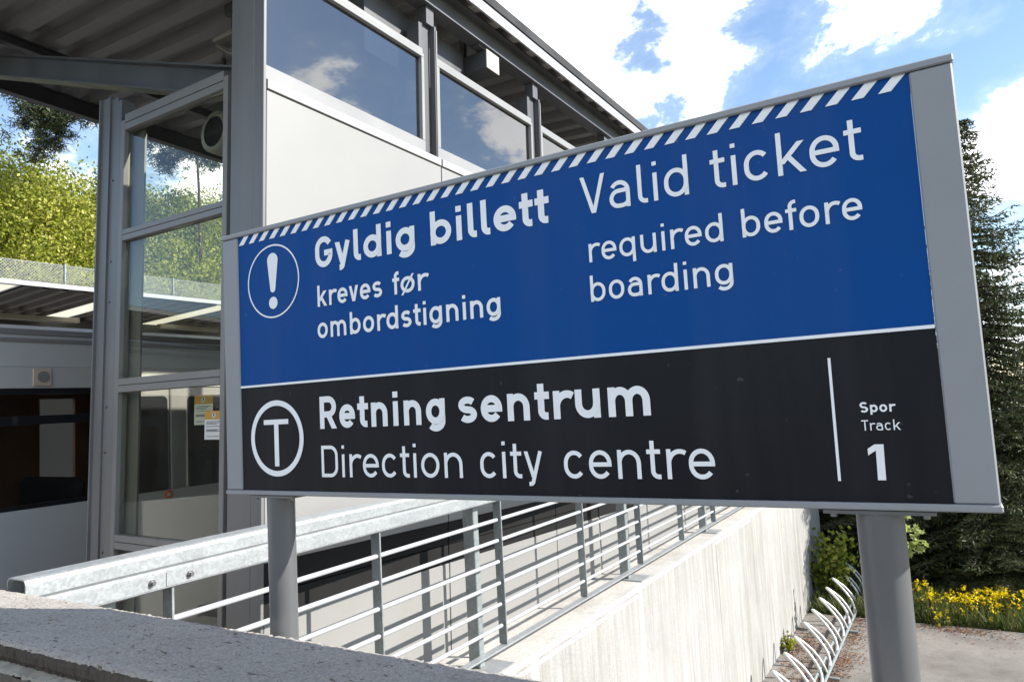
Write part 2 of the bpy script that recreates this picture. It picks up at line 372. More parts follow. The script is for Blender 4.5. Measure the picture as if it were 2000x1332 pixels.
# retaining wall carrying the railing and the station wall
WA = .0155
wall = empty('retaining_wall', (-2.47, 1.2, YARD), 'pale sunlit concrete retaining wall under the railing, streaked and stained', 'wall')
def wx(y, off=0): return -2.47 + WA * y + off
b = MB()
segs = [1.19, 3.6, 8.2, 11.4, 12.55, 14.9]
for y0, y1 in zip(segs[:-1], segs[1:]):
    g = .004
    b.prism([(wx(y0) + 2.47, y0 + g - 1.2, 0), (wx(y1) + 2.47, y1 - g - 1.2, 0), (wx(y1) + 2.47, y1 - g - 1.2, -.045 - YARD), (wx(y0) + 2.47, y0 + g - 1.2, -.045 - YARD)], (-.36, 0, 0))
b.build('wall_face', M['concrete_wall'], wall)
b = MB()
prof = [(0.0, -.06), (-.012, -.03), (-.03, -.02), (-.95, -.02), (-.95, -.09), (0, -.09)]
b.prism([(wx(1.19, p[0]) + 2.47, 1.19 - 1.2, p[1] - YARD) for p in prof], (WA * 13.7, 13.7, 0)); b.build('ledge', M['ledge'], wall)

# near parapet (camera side), runs along x
PZ = 1.09
par = empty('parapet_wall', (-1.4, 1.036, 0), 'low weathered stone parapet in the foreground with rust flecked top, mostly in shade', 'wall')
rs = np.random.RandomState(3)
def rough_strip(prof, x0, x1, n, amp):
    """extrude a (y,z) profile along x with small irregularities"""
    vs = []; fs = []; k = len(prof); wob = np.cumsum(rs.normal(size=n + 1)) * amp * .35; wob -= np.linspace(wob[0], wob[-1], n + 1)
    for i in range(n + 1):
        xx = x0 + (x1 - x0) * i / n
        for j, (y, z) in enumerate(prof): vs.append((xx, y + rs.normal() * amp + wob[i] * .3, z + rs.normal() * amp * .8))
    for i in range(n):
        for j in range(k - 1): a_ = i * k + j; fs.append((a_, a_ + 1, a_ + k + 1, a_ + k))
    return vs, fs
cap_prof = [(-.1295, PZ - .006), (-.126, PZ)] + [(-.126 + .294 * i / 14, PZ + .0005) for i in range(1, 14)] + [(.168, PZ - .003), (.175, PZ - .015), (.175, PZ - .1)]
b = MB(); v_, f_ = rough_strip(cap_prof, -3.2, 3.2, 900, .0013); b.add(v_, f_, True); b.build('cap_stone', M['parapet_cap'], par)
b = MB(); v_, f_ = rough_strip([(-.116, PZ - .052), (-.119, PZ - .046), (-.128, PZ - .035), (-.1305, PZ - .018), (-.1298, PZ - .0055)], -3.2, 3.2, 900, .0014); b.add(v_, f_); b.build('cap_edge', M['parapet_edge'], par)
b = MB(); v_, f_ = rough_strip([(-.141, PZ - .066), (-.139, PZ - .060), (-.112, PZ - .053)], -3.2, 3.2, 700, .0016); b.add(v_, f_); b.build('sunlit_ledge', M['lit_ledge'], par)
b = MB(); v_, f_ = rough_strip([(-.1405, -2.1), (-.1405, .6), (-.1405, PZ - .15), (-.1405, PZ - .067)], -3.2, 3.2, 300, .0012); b.add(v_, f_)
b.box((-3.2, -.11, -2.1), (3.2, .15, PZ - .06)); b.build('wall_body', M['parapet_body'], par)

# ------------------------------------------------------------------ the sign
S = .676                                     # metres per sign unit (sign is 1 unit tall)
SX0, SY, SZ0 = -2.386 * S, 1.8358 * S, 1.6 - .283 * S
sign = empty('information_sign', (SX0, SY, SZ0), 'large blue and black platform sign in a grey frame on two round posts', 'sign')
TH = .150                                    # thickness in sign units
def P3(u, v, d=0): return (u * S, d * S, v * S)     # d<0 comes out of the face
U1, V1 = 2.469, 1.001
b = MB(); b.box(P3(.087, .402, .006), P3(2.3835, .984, .05)); b.build('blue_panel', M['sign_blue'], sign)
b = MB(); b.box(P3(.087, .0165, .006), P3(2.3835, .4015, .05)); b.build('black_panel', M['sign_black'], sign)
b = MB()
b.box(P3(0, .0165, 0), P3(.0865, .9825, TH), .0025); b.build('side_frame', M['frame_grey'], sign)
b = MB(); b.box(P3(2.384, .0165, 0), P3(U1, .9825, TH), .0025); b.build('side_frame', M['frame_grey'], sign)
b = MB(); b.box(P3(-.003, .983, -.005), P3(U1 + .003, V1, TH + .002), .002); b.build('edge_trim', M['frame_grey'], sign)
b = MB(); b.box(P3(-.003, .0, -.005), P3(U1 + .003, .0160, TH + .002), .002); b.build('edge_trim', M['frame_grey'], sign)
b = MB(); b.box(P3(.088, .018, .052), P3(2.383, .982, TH - .004)); b.build('back_panel', M['frame_grey'], sign)
b = MB(); b.box(P3(.0875, .3985, .002), P3(2.383, .4065, .0065)); b.build('divider_line', M['vinyl_white'], sign)
# hazard stripes along the top
b = MB(); pitch = .0571; nstr = 40
for i in range(nstr):
    u = .0925 + i * pitch * 1.0
    if u + .062 > 2.384: break
    b.prism([P3(u, .950, .0035), P3(u + .0265, .950, .0035), P3(u + .0585, .9832, .0035), P3(u + .032, .9832, .0035)], (0, .0015, 0))
b.build('stripe_band', M['vinyl_white'], sign)

# --- monoline lettering drawn stroke by stroke (unit: cap height)
XH = .715; DS = -.20
def arc(cx, cy, rx, ry, a0, a1, n=14):
    return [(cx + rx * math.cos(R(a0 + (a1 - a0) * i / n)), cy + ry * math.sin(R(a0 + (a1 - a0) * i / n))) for i in range(n + 1)]
def slab(x0, y0, x1, y1, w):          # slanted stroke with horizontal cuts
    L = math.hypot(x1 - x0, y1 - y0); h = w * L / abs(y1 - y0) / 2
    return ('poly', [(x0 - h, y0), (x0 + h, y0), (x1 + h, y1), (x1 - h, y1)])
def glyph(c, w, wf=1.0):
    h = w / 2; X = XH
    def o_(W, top=X, bot=0): 
        rx = (W - w) / 2; ry = min(rx * 1.08, (top - bot - w) / 2)
        return rx, ry, W / 2
    if c == ' ': return [], .27 * wf, 0
    if c in 'oø':
        W = .56 * wf; rx, ry, cx = o_(W)
        p = arc(cx, X - h - ry, rx, ry, 0, 180) + arc(cx, h + ry, rx, ry, 180, 360)
        st = [('loop', p)]
        if c == 'ø': st.append(slab(W * .10, -.085, W * .90, X + .085, w * .62))
        return st, W, .09
    if c == 'e':
        W = .54 * wf; rx, ry, cx = o_(W); yb = X * .50
        p = [(W - h, yb - h)] + arc(cx, X - h - ry, rx, ry, 0, 180) + arc(cx, h + ry, rx, ry, 180, 322)
        return [('line', p), ('line', [(h, yb), (W - h, yb)])], W, .08
    if c == 'c':
        W = .52 * wf; rx, ry, cx = o_(W)
        p = arc(cx, X - h - ry, rx, ry, 38, 180) + arc(cx, h + ry, rx, ry, 180, 322)
        return [('line', p)], W, .06
    if c == 'a':
        W = .52 * wf; rx, ry, cx = o_(W); yt = .43 + h * .3; rb = (yt - h) / 2
        return [('line', [(W - h, 0)] + arc(cx, X - h - ry * .95, rx, ry * .95, 0, 148)),
                ('line', [(W - h, yt)] + arc(h + rb, h + rb, rb, rb, 90, 270) + arc(W - h - .16, h + .12, .16, .12, -90, -5))], W, .10
    if c in 'bpdqg':
        W = .56 * wf; rx, ry, cx = o_(W)
        bowl = [(h, X - h - ry)] + arc(cx, X - h - ry, rx, ry, 180, 0) + arc(cx, h + ry, rx, ry, 0, -180)
        if c == 'b': return [('line', [(h, 0), (h, 1)]), ('loop', bowl)], W, .10
        if c == 'p': return [('line', [(h, DS - .02), (h, X)]), ('loop', bowl)], W, .10
        bowl = [(W - x_, y_) for x_, y_ in bowl]
        if c == 'd': return [('line', [(W - h, 0), (W - h, 1)]), ('loop', bowl)], W, .11
        if c == 'q': return [('line', [(W - h, DS - .02), (W - h, X)]), ('loop', bowl)], W, .11
        return [('line', [(W - h, X), (W - h, DS + h + ry * .8)] + arc(cx, DS + h + ry * .8, rx, ry * .8, 0, -140)), ('loop', bowl)], W, .11
    if c == 'i': return [('line', [(h, 0), (h, X)]), ('line', [(h, .995 - w * .92), (h, .995)])], w, .11
    if c == 'l':
        r = .15
        return [('line', [(h, 1)] + arc(h + r, h + r, r, r, 180, 270) + [(h + r + .05, h)])], h + r + .05, .06
    if c == 't':
        r = .14; sx = .09 + h
        return [('line', [(sx, .925)] + arc(sx + r, h + r, r, r, 180, 270) + [(sx + r + .06, h)]), ('line', [(0, X - h), (sx + h + .15, X - h)])], sx + r + .06, .05
    if c == 'f':
        r = .14; sx = .09 + h
        return [('line', [(sx, 0)] + arc(sx + r, 1 - h - r, r, r, 180, 90) + [(sx + r + .05, 1 - h)]), ('line', [(0, X - h), (sx + h + .14, X - h)])], sx + r + .05, .04
    if c == 'k':
        W = .54 * wf
        return [('line', [(h, 0), (h, 1)]), slab(h + .02, .25, W - w * .75, X, w), slab(h + .19, .40, W - w * .55, 0, w)], W, .03
    if c == 'n':
        W = .54 * wf; rx, ry, cx = o_(W)
        return [('line', [(h, 0), (h, X)]), ('line', arc(cx, X - h - ry, rx, ry, 180, 0) + [(W - h, 0)])], W, .11
    if c == 'm':
        W = .86 * wf; W2 = (W + w) / 2; rx = (W2 - w) / 2; ry = rx * 1.15
        st = [('line', [(h, 0), (h, X)])]
        for q in (0, W2 - w): st.append(('line', arc(q + W2 / 2, X - h - ry, rx, ry, 180, 0) + [(q + W2 - h, 0)]))
        return st, W, .11
    if c == 'u':
        W = .54 * wf; rx, ry, cx = o_(W)
        return [('line', [(W - h, X), (W - h, 0)]), ('line', [(h, X)] + arc(cx, h + ry, rx, ry, 180, 360))], W, .11
    if c == 'r':
        W = .385 * wf; rr = .24 * wf
        return [('line', [(h, 0), (h, X)]), ('line', arc(h + rr, X - h - rr * 1.1, rr, rr * 1.1, 180, 58))], W, .05
    if c in 'sS':
        T = X if c == 's' else 1.0; W = (.48 if c == 's' else .60) * wf; rx = (W - w) / 2; q = (T - w) / 4
        p = arc(W / 2, T - h - q, rx, q, 32, 270)[:-1] + arc(W / 2, h + q, rx, q, 90, -148)
        return [('line', p)], W, .08
    if c in 'vV':
        T = X if c == 'v' else 1.0; W = (.50 if c == 'v' else .66) * wf
        return [slab(W / 2 - w * .06, 0, w * .55, T, w), slab(W / 2 + w * .06, 0, W - w * .55, T, w)], W, .03
    if c == 'y':
        W = .52 * wf; xe = W - w * .55; dx = (W / 2 - xe) / X * 1.0
        yq = DS + h + .085; xq = xe + dx * (X - yq)
        return [slab(W / 2 - w * .1, 0.02, w * .55, X, w), ('line', [(xe, X), (xq, yq)] + arc(xq - .085, yq, .085, .085, -25, -90, 6) + [(xq - .085 - .05, DS + h)])], W, .03
    if c == 'G':
        W = .60 * wf; rx, ry, cx = o_(W, 1.0)
        p = arc(cx, 1 - h - ry, rx, ry, 30, 180) + arc(cx, h + ry, rx, ry, 180, 360) + [(W - h, .46), (cx + .02, .46)]
        return [('line', p)], W, .10
    if c == 'D':
        W = .60 * wf; r = .26
        p = [(h, h), (W - h - r, h)] + arc(W - h - r, h + r, r, r, -90, 0) + arc(W - h - r, 1 - h - r, r, r, 0, 90) + [(h, 1 - h)]
        return [('loop', p)], W, .11
    if c == 'R':
        W = .60 * wf; r = (1 - h - .44) / 2
        p = [(h, .44), (W - h - r - .01, .44)] + arc(W - h - r - .01, .44 + r, r, r, -90, 90) + [(h, 1 - h), (h, 0)]
        return [('line', p[::1]), slab(W * .50, .44, W - w * .55, 0, w)], W, .08
    if c == 'T':
        W = .56 * wf
        return [('line', [(0, 1 - h), (W, 1 - h)]), ('line', [(W / 2, 1 - w), (W / 2, 0)])], W, .03
    if c == '1':
        W = .40
        return [('line', [(W - h, 0), (W - h, 1)]), ('poly', [(0, .70), (W - w, .90), (W - w, 1.0), (W - w * 1.0 + .02, 1.0), (W - w - .05, 1.0), (0, .82)])], W, .06
    raise KeyError(c)
def stroke_quads(kind, pts, w):
    if kind == 'poly': return [pts]
    n = len(pts); P = [Vector((p[0], p[1])) for p in pts]
    Q = [P[0]]
    for p in P[1:]:
        if (p - Q[-1]).length > 1e-5: Q.append(p)
    if kind == 'loop' and (Q[0] - Q[-1]).length < 1e-5: Q.pop()
    P = Q; n = len(P); Lf = []; Rt = []
    for i in range(n):
        if kind == 'loop': a, c = P[i - 1], P[(i + 1) % n]
        else: a, c = (P[i - 1] if i else None), (P[i + 1] if i < n - 1 else None)
        d0 = (P[i] - a).normalized() if a is not None else None; d1 = (c - P[i]).normalized() if c is not None else None
        if d0 is None: d0 = d1
        if d1 is None: d1 = d0
        n0 = Vector((-d0.y, d0.x)); n1 = Vector((-d1.y, d1.x)); mm = n0 + n1
        if mm.length < 1e-4: mm = n0.copy()
        mm.normalize(); k = max(.35, mm.dot(n0)); o = mm * (w / 2 / k)
        Lf.append(P[i] + o); Rt.append(P[i] - o)
    out = []
    for i in range(n if kind == 'loop' else n - 1):
        j = (i + 1) % n; out.append([tuple(Lf[i]), tuple(Lf[j]), tuple(Rt[j]), tuple(Rt[i])])
    return out
BL = dict({c: .105 for c in 'biklmnpruDR1'}, **{c: .07 for c in 'acdegoqsøGS'}, **{c: .05 for c in 'tf'}, **{c: .03 for c in 'vyVT'})
BR = dict({c: .105 for c in 'dgimnqau1'}, **{c: .07 for c in 'bopøDSG'}, e=.06, c=.05, s=.06, l=.05, t=.05, f=.02, r=.03, k=.02, v=.03, y=.03, R=.05, T=.02, V=.03)
def lettering(text, u0, u1, v0, H, w, target=.0):
    """one line of words from u0 to u1 on baseline v0, cap height H (sign units)"""
    lo, hi = .8, 1.6
    for it in range(30):
        wf = (lo + hi) / 2
        gs = [(c,) + glyph(c, w, wf) for c in text]
        nat = 0; pos = []
        for i, (c, st, W, sb) in enumerate(gs):
            if i: nat += BR[gs[i - 1][0]] + BL[c]
            pos.append(nat); nat += W
        track = ((u1 - u0) / H - nat) / (len(gs) - 1)
        if track > target: lo = wf
        else: hi = wf
    b = MB(); made = []
    for i, (c, st, W, sb) in enumerate(gs):
        for k, (kind, pts) in enumerate(st):
            for n_, q in enumerate(stroke_quads(kind, pts, w)):
                poly = [P3(u0 + H * (pos[i] + track * i + x_), v0 + H * y_, .0042 - .0006 * k - .00002 * n_) for x_, y_ in q]
                b.add(poly, [tuple(range(len(poly)))])
        if c == ' ' or i == len(gs) - 1:
            made.append(b.build('lettering', M['vinyl_white'], sign)); b = MB()
    return made
BOLD, MED, LIGHT = .188, .152, .110
for word, u0, u1, v0, H, w in [('Gyldig', .5005, .9515, .8025, .1105, .186), ('billett', 1.0165, 1.4445, .8025, .1105, .186),
        ('kreves', .5050, .8050, .6640, .0762, MED), ('før', .8510, .9970, .6640, .0762, MED), ('ombordstigning', .5010, 1.2655, .5510, .0772, MED),
        ('Valid', 1.5510, 1.8625, .8045, .1080, LIGHT), ('ticket', 1.9215, 2.2760, .8045, .1080, LIGHT),
        ('required', 1.5660, 1.9415, .6668, .0730, .122), ('before', 1.9890, 2.2635, .6668, .0730, .122), ('boarding', 1.5635, 1.9575, .5548, .0742, .122),
        ('Retning', .4990, 1.0415, .2330, .1125, BOLD), ('sentrum', 1.0935, 1.7155, .2330, .1125, BOLD),
        ('Direction', .5005, 1.0990, .0660, .1085, LIGHT), ('city', 1.1640, 1.3795, .0660, .1085, LIGHT), ('centre', 1.4475, 1.8745, .0660, .1085, LIGHT)]:
    lettering(word, u0, u1, v0, H, w)
lettering('Spor', 2.2176, 2.2888, .2195, .0240, .18)
lettering('Track', 2.2178, 2.2968, .1783, .0238, LIGHT)
b = MB()
for k, poly in enumerate([[(2.2410, .0663), (2.2575, .0663), (2.2590, .1468), (2.2425, .1468)], [(2.2257, .1222), (2.2422, .1330), (2.2427, .1468), (2.2405, .1468), (2.2257, .1370)]]):
    b.add([P3(u, v, .0042 - .00045 * k) for u, v in poly], [tuple(range(len(poly)))])
b.build('lettering', M['vinyl_white'], sign)
b = MB(); b.add([P3(2.1575, .064, .0042), P3(2.1638, .064, .0042), P3(2.1652, .350, .0042), P3(2.1589, .350, .0042)], [(0, 1, 2, 3)]); b.build('track_line', M['vinyl_white'], sign)
def ring(b, cu, cv, ro, ri, n=72, d=.0042):
    vs = []; fs = []
    for i in range(n):
        a = 2 * math.pi * i / n
        vs += [P3(cu + ro * math.cos(a), cv + ro * math.sin(a), d), P3(cu + ri * math.cos(a), cv + ri * math.sin(a), d)]
        j = (i + 1) % n; fs.append((2 * i, 2 * j, 2 * j + 1, 2 * i + 1))
    b.add(vs, fs)
b = MB(); cu, cv = .2777, .788; ring(b, cu, cv, .1385, .1325)
pts = arc(.2775, .866, .0285, .0285, 0, 180, 20); pts = [(.2775 + .0285, .866)] + pts[1:] + arc(.2763, .759, .0135, .0135, 190, 350, 10)
b.add([P3(u, v, .0042) for u, v in pts], [tuple(range(len(pts)))])
pts = arc(.2769, .7062, .0228, .0228, 0, 359, 28); b.add([P3(u, v, .0042) for u, v in pts], [tuple(range(len(pts)))])
b.build('pictogram', M['vinyl_white'], sign)
b = MB(); ring(b, .2762, .2058, .1385, .1185)
b.add([P3(.2090, .2560, .0042), P3(.3390, .2560, .0042), P3(.3390, .2740, .0042), P3(.2090, .2740, .0042)], [(0, 1, 2, 3)])
b.add([P3(.2640, .1040, .0042), P3(.2868, .1040, .0042), P3(.2868, .2560, .0042), P3(.2640, .2560, .0042)], [(0, 1, 2, 3)])
b.build('pictogram', M['vinyl_white'], sign)
# posts: grey round tubes with flange plates under the box
for cu in (.235, 2.234):
    pu = cu; r = .0505 * S; cy = .053 * S
    b = MB(); zt = -.011 * S
    b.tube([(pu * S, cy, -(SZ0 - YARD) + .02), (pu * S, cy, zt)], r, 40)
    p = b.build('post', M['post_grey'], sign)
    b = MB(); b.box((pu * S - .115 * S, cy - .051 * S, zt + .0002), (pu * S + .115 * S, cy + .049 * S, -.0025 * S)); b.build('flange_plate', M['post_grey'], p)
    for q in (-.095, .095):
        b = MB(); b.tube([(pu * S + q * S, cy - .03 * S, zt - .009 * S), (pu * S + q * S, cy - .03 * S, zt - .0002)], .0085 * S, 6); b.build('bolt', M['bolt'], p)

# ------------------------------------------------------------------ railing
rail = empty('railing', (-2.53, 1.19, -.02), 'galvanised steel railing with six thin bars and a thick box handrail on the concrete wall', 'railing')
rail.rotation_euler = (0, 0, -math.atan(WA))
def RY(y): return (y - 1.19)
x_in = -.055
RO = -.0595                                    # rail plane offset so that x(y=1.19) = -2.59
def rbox(b, x0, x1, y0, y1, z0, z1, bev=.0): b.box((RO + x0, RY(y0), z0 + .02), (RO + x1, RY(y1), z1 + .02), bev)
REND = 14.2
# handrail: folded profile - a tall open box with a lower lip
def hand(b, y0, y1):
    o = [(.0, .978), (.012, .985), (.012, 1.045), (.002, 1.055), (.012, 1.066), (.012, 1.108), (.004, 1.120), (-.008, 1.124), (-.092, 1.124), (-.104, 1.120), (-.112, 1.108), (-.112, .985), (-.104, .978)]
    t = .004
    i_ = [(-.003, .982), (.007, .989), (.007, 1.043), (-.003, 1.055), (.007, 1.068), (.007, 1.106), (.001, 1.116), (-.009, 1.119), (-.091, 1.119), (-.101, 1.116), (-.107, 1.106), (-.107, .989), (-.101, .982)]
    n = len(o)
    V0 = [(RO + p[0], RY(y0), p[1] + .02) for p in o] + [(RO + p[0], RY(y0), p[1] + .02) for p in i_]
    V1_ = [(v[0], RY(y1), v[2]) for v in V0]
    vs = V0 + V1_; fs = []; q = 2 * n
    for i in range(n - 1):
        fs.append((i, i + 1, q + i + 1, q + i)); fs.append((n + i, q + n + i, q + n + i + 1, n + i + 1))
        fs.append((i, n + i, n + i + 1, i + 1)); fs.append((q + i, q + i + 1, q + n + i + 1, q + n + i))
    for i in (0, n - 1): fs.append((i, q + i, q + n + i, n + i))
    b.add(vs, fs)
b = MB(); hand(b, 1.218, REND); hr = b.build('handrail', M['galv'], rail)
b = MB(); rbox(b, .0122, .0150, 1.30, 1.688, .99, 1.040); rbox(b, .0122, .0150, 1.700, 4.0, .99, 1.040); b.build('splice_plate', M['galv'], hr)
for yb in (1.640, 1.795):
    b = MB(); c = Vector((RO + .0152, RY(yb), 1.037))
    b.tube([c, c + Vector((.010, 0, 0))], .0125, 6); b.tube([c + Vector((.0102, 0, 0)), c + Vector((.019, 0, 0))], .0075, 10); b.build('bolt', M['bolt'], hr)
ZR = [.192, .325, .457, .592, .725, .857]
pairs = [1.69, 4.0, 6.36, 8.70, 11.04, 13.38]
def plate(y, x0=-.060, x1=.000, t=.010, z0=.07, z1=.979):
    b = MB(); rbox(b, x0, x1, y - t / 2, y + t / 2, z0, z1, .001); return b.build('post', M['galv_dark'], rail)
for k, y in enumerate(pairs):
    # support: box leg with its broad side along the bars, standing on a foot plate; the panel ends in a plate
    b = MB(); rbox(b, -.135, -.050, y - .20, y - .145, -.0095, .979, .004); mp_ = b.build('support_leg', M['galv_dark'], rail)
    b = MB(); rbox(b, -.16, .085, y - .24, y - .02, -.0195, -.010); b.build('foot_plate', M['galv'], mp_)
    plate(y + .045)
for y0, y1 in zip(pairs[:-1], pairs[1:]): plate((y0 + y1) / 2 + .045)
for z in ZR:
    for ya, yb in zip([1.25] + [p + .04 for p in pairs], [p + .02 for p in pairs] + [REND]):
        b = MB(); b.tube([(RO - .022, RY(ya), z + .02), (RO - .022, RY(yb), z + .02)], .012, 12); b.build('bar', M['bar'], rail)
b = MB(); rbox(b, -.045, .006, 1.25, REND, .058, .07); b.build('bottom_bar', M['galv'], rail)

# ------------------------------------------------------------------ station building (own slightly tilted frame)
K = 1.0125
BX = Vector((0.999591899812023, -0.026240123472725346, -0.011291135918348032)); BY = Vector((0.025923818477604593, 0.9992910032867675, -0.027302864056096412)); BZ = Vector((0.011999561064084268, 0.0269990123941896, 0.9995634366382196))
O = CAM + K * (Vector((-2.94, 2.53, 0)) - CAM)
bm4 = Matrix.Identity(4)
for i in range(3): bm4[i][0] = BX[i]; bm4[i][1] = BY[i]; bm4[i][2] = BZ[i]; bm4[i][3] = O[i]
bld = empty('station_building', label='grey steel and glass platform shelter with white panels and a corrugated overhanging roof', cat='building', mat=bm4)
def kb(p): return tuple(K * q for q in p)
class KB(MB):
    def kbox(s, a, b_, bev=0.0): return s.box(kb(a), kb(b_), bev)
BAY = 1.465; COLS = [-.18 + .0, 1.30, 2.765, 4.23, 5.695, 7.16, 8.625, 10.09, 11.555]
YEND = 11.7
# corner pillar: box with flanges
b = KB(); b.kbox((-.262, -.118, -1.9), (-.075, .10, 4.46), .004); b.kbox((-.0745, -.117, -1.9), (-.0145, -.104, 4.46)); b.build('pillar', M['pillar_grey'], bld)
b = KB(); b.kbox((-.0142, -.118, -1.9), (.005, -.100, 4.46), .002); b.build('pillar_flange', M['pillar_grey'], bld)
# columns between the windows (seen above the panels)
for y in COLS[1:]:
    b = KB(); b.kbox((-.16, y - .068, 3.2), (-.052, y + .045, 4.33)); b.kbox((-.05, y + .047, 3.2), (-.004, y + .068, 4.33)); b.kbox((-.10, y - .02, 4.331), (-.02, y + .062, 4.46))
    c_ = b.build('column', M['steel_dark'], bld)
    b = KB(); b.kbox((-.0035, y + .058, 3.332), (.0015, y + .069, 4.30)); b.build('edge_strip', M['trim_white'], c_)
# wall panels: upper, near-black middle band, lower
ys = [-.098] + [c + .092 for c in COLS[1:]]
for y0, y1 in zip(ys[:-1], ys[1:]):
    b = KB(); b.kbox((-.05, y0 + .005, .886), (.0, y1 - .005, 3.312), .002); b.build('upper_panel', M['panel_white'], bld)
    b = KB(); b.kbox((-.05, y0 + .005, .741), (-.006, y1 - .005, .884)); b.kbox((-.05, y0 + .005, .620), (-.006, y1 - .005, .735)); b.build('middle_band', M['dark_band'], bld)
    b = KB(); b.kbox((-.05, y0 + .005, .052), (.0, y1 - .005, .617), .002); b.build('lower_panel', M['panel_white'], bld)
    b = KB(); b.kbox((-.05, y0 + .004, 3.316), (.012, y1 - .012, 3.366), .002); b.build('sill', M['sill_white'], bld)
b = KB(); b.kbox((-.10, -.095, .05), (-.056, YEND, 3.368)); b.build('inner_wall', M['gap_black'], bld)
# windows
for i in range(len(COLS) - 1):
    y0 = COLS[i] + (.072 if i else .074); y1 = COLS[i + 1] - .072
    b = KB(); x0, x1 = -.055, -.004
    b.kbox((x0, y0, 3.372), (x1, y1, 3.450), .002); b.kbox((x0, y0, 4.046), (x1, y1, 4.072), .002); b.kbox((x0, y0 + .004, 4.076), (x1 - .008, y1 - .004, 4.112), .002)
    if i: b.kbox((x0, y0, 3.4505), (x1, y0 + .028, 4.0455), .002)
    b.kbox((x0, y1 - .028, 3.4505), (x1, y1, 4.0455), .002)
    fr = b.build('window', M['trim_white'], bld)
    b = KB(); b.kbox((-.052, y1 - .115, 3.4508), (-.04, y1 - .0285, 4.0452)); b.build('jamb', M['steel_dark'], fr)
    b = KB(); b.kbox((-.036, y0 + (.0285 if i else 0), 3.4508), (-.032, y1 - .0285, 4.0452)); b.build('pane', M['glass_window'] if i else M['glass_clear'], fr)
# end glazing (faces the camera)
YG = -.06
b = KB(); b.kbox((-.412, YG, -.3), (-.372, YG + .06, 3.515), .003); b.build('mullion', M['alu_frame'], bld)
b = KB(); b.kbox((-.371, YG + .022, -.3), (-.263, YG + .05, 3.50)); b.build('mullion', M['steel_dark'], bld)
b = KB(); b.kbox((-1.702, YG - .004, -1.2), (-1.690, YG + .10, 3.72)); b.kbox((-1.6895, YG + .012, -1.2), (-1.60, YG + .09, 3.72)); b.kbox((-1.5995, YG + .004, -1.2), (-1.585, YG + .095, 3.72)); b.kbox((-1.5845, YG + .016, -1.2), (-1.51, YG + .085, 3.70)); b.kbox((-1.5095, YG + .002, -1.2), (-1.445, YG + .09, 3.66))
b.build('pillar', M['pillar_grey'], bld)
b = KB(); b.kbox((-1.4385, YG + .075, -1.2), (-1.300, YG + .088, 3.60)); b.build('pillar_flange', M['pillar_grey'], bld)
b = KB(); b.kbox((-1.444, YG, -.3), (-1.402, YG + .06, 3.515), .003); b.build('mullion', M['alu_frame'], bld)
for z0, z1 in ((3.495, 3.55), (3.445, 3.490), (2.768, 2.800), (2.730, 2.765), (1.828, 1.868), (1.785, 1.825), (.897, .936), (.853, .894)):
    b = KB(); b.kbox((-1.4015, YG + (.002 if z1 - z0 < .038 else 0), z0), (-.4125, YG + .058, z1), .002); b.build('transom', M['alu_frame'], bld)
for z0, z1 in ((-.2, .852), (.937, 1.784), (1.869, 2.729), (2.801, 3.444)):
    b = KB(); b.kbox((-1.4015, YG + .028, z0), (-.4125, YG + .033, z1)); b.build('glass_pane', M['glass_screen'], bld)
for z in (3.15, 2.62, 2.36, 1.70, 1.42, .82):
    b = KB(); c = Vector(kb((-1.55, YG + .0158, z))); b.tube([c, c + Vector((0, -.008, 0))], .006, 8); b.build('rivet', M['bolt'], bld)
# roof: corrugated deck, eave beam, rakers, fascia
RS = math.tan(R(2.4))
def rz(x): return 4.665 - RS * x
XF = -4.55; XE = .105
b = MB(); per = .28; vs = []; fs = []; prof = [(0, 0), (.09, 0), (.125, .075), (.235, .075), (.27, 0)]
ylist = []; y = -3.0
while y < YEND + .3:
    for dy, dz in prof: ylist.append((y + dy, dz))
    y += per
for (yy, dz) in ylist:
    for xx in (XF, XE - .04): vs.append(kb((xx, yy, rz(xx) + dz)))
for i in range(len(ylist) - 1): fs.append((2 * i, 2 * i + 1, 2 * i + 3, 2 * i + 2))
b.add(vs, fs); b.build('roof_deck', M['roof_sheet'], bld)
b = MB(); b.prism([kb((XF - .02, -3.1, rz(XF) + .082)), kb((XE, -3.1, rz(XE) + .082)), kb((XE, -3.1, rz(XE) + .125)), kb((XF - .02, -3.1, rz(XF) + .125))], (0, K * (YEND + 3.5), 0)); b.build('roof_top', M['roof_top'], bld)
b = KB(); b.kbox((XE - .012, -3.1, rz(XE) - .035), (XE + .004, YEND + .4, rz(XE) + .052)); b.build('fascia', M['fascia'], bld)
b = KB(); b.kbox((XE + .0045, -3.1, rz(XE) + .055), (XE + .016, YEND + .4, rz(XE) + .13)); b.build('roof_edge', M['roof_top'], bld)
b = KB(); b.kbox((XF - .035, -3.1, rz(XF) - .02), (XF - .021, YEND + .4, rz(XF) + .13)); b.build('fascia', M['steel_dark'], bld)
def ibeam(b, p0, p1, depth, wid, t=.012, up=Vector((0, 0, 1))):
    p0, p1 = Vector(p0), Vector(p1); d = (p1 - p0).normalized(); s_ = d.cross(up).normalized(); u_ = s_.cross(d).normalized()
    for (a0, a1, w_) in ((-depth / 2, -depth / 2 + t, wid), (-depth / 2 + t + .0005, depth / 2 - t - .0005, t), (depth / 2 - t, depth / 2, wid)):
        q = [p0 + s_ * sx * w_ / 2 + u_ * a for sx, a in ((-1, a0), (1, a0), (1, a1), (-1, a1))]
        b.prism(q, p1 - p0)
b = MB(); ibeam(b, kb((-.05, -3.0, 4.561)), kb((-.05, YEND + .3, 4.561)), .196 * K, .12 * K); b.build('eave_beam', M['steel_dark'], bld)
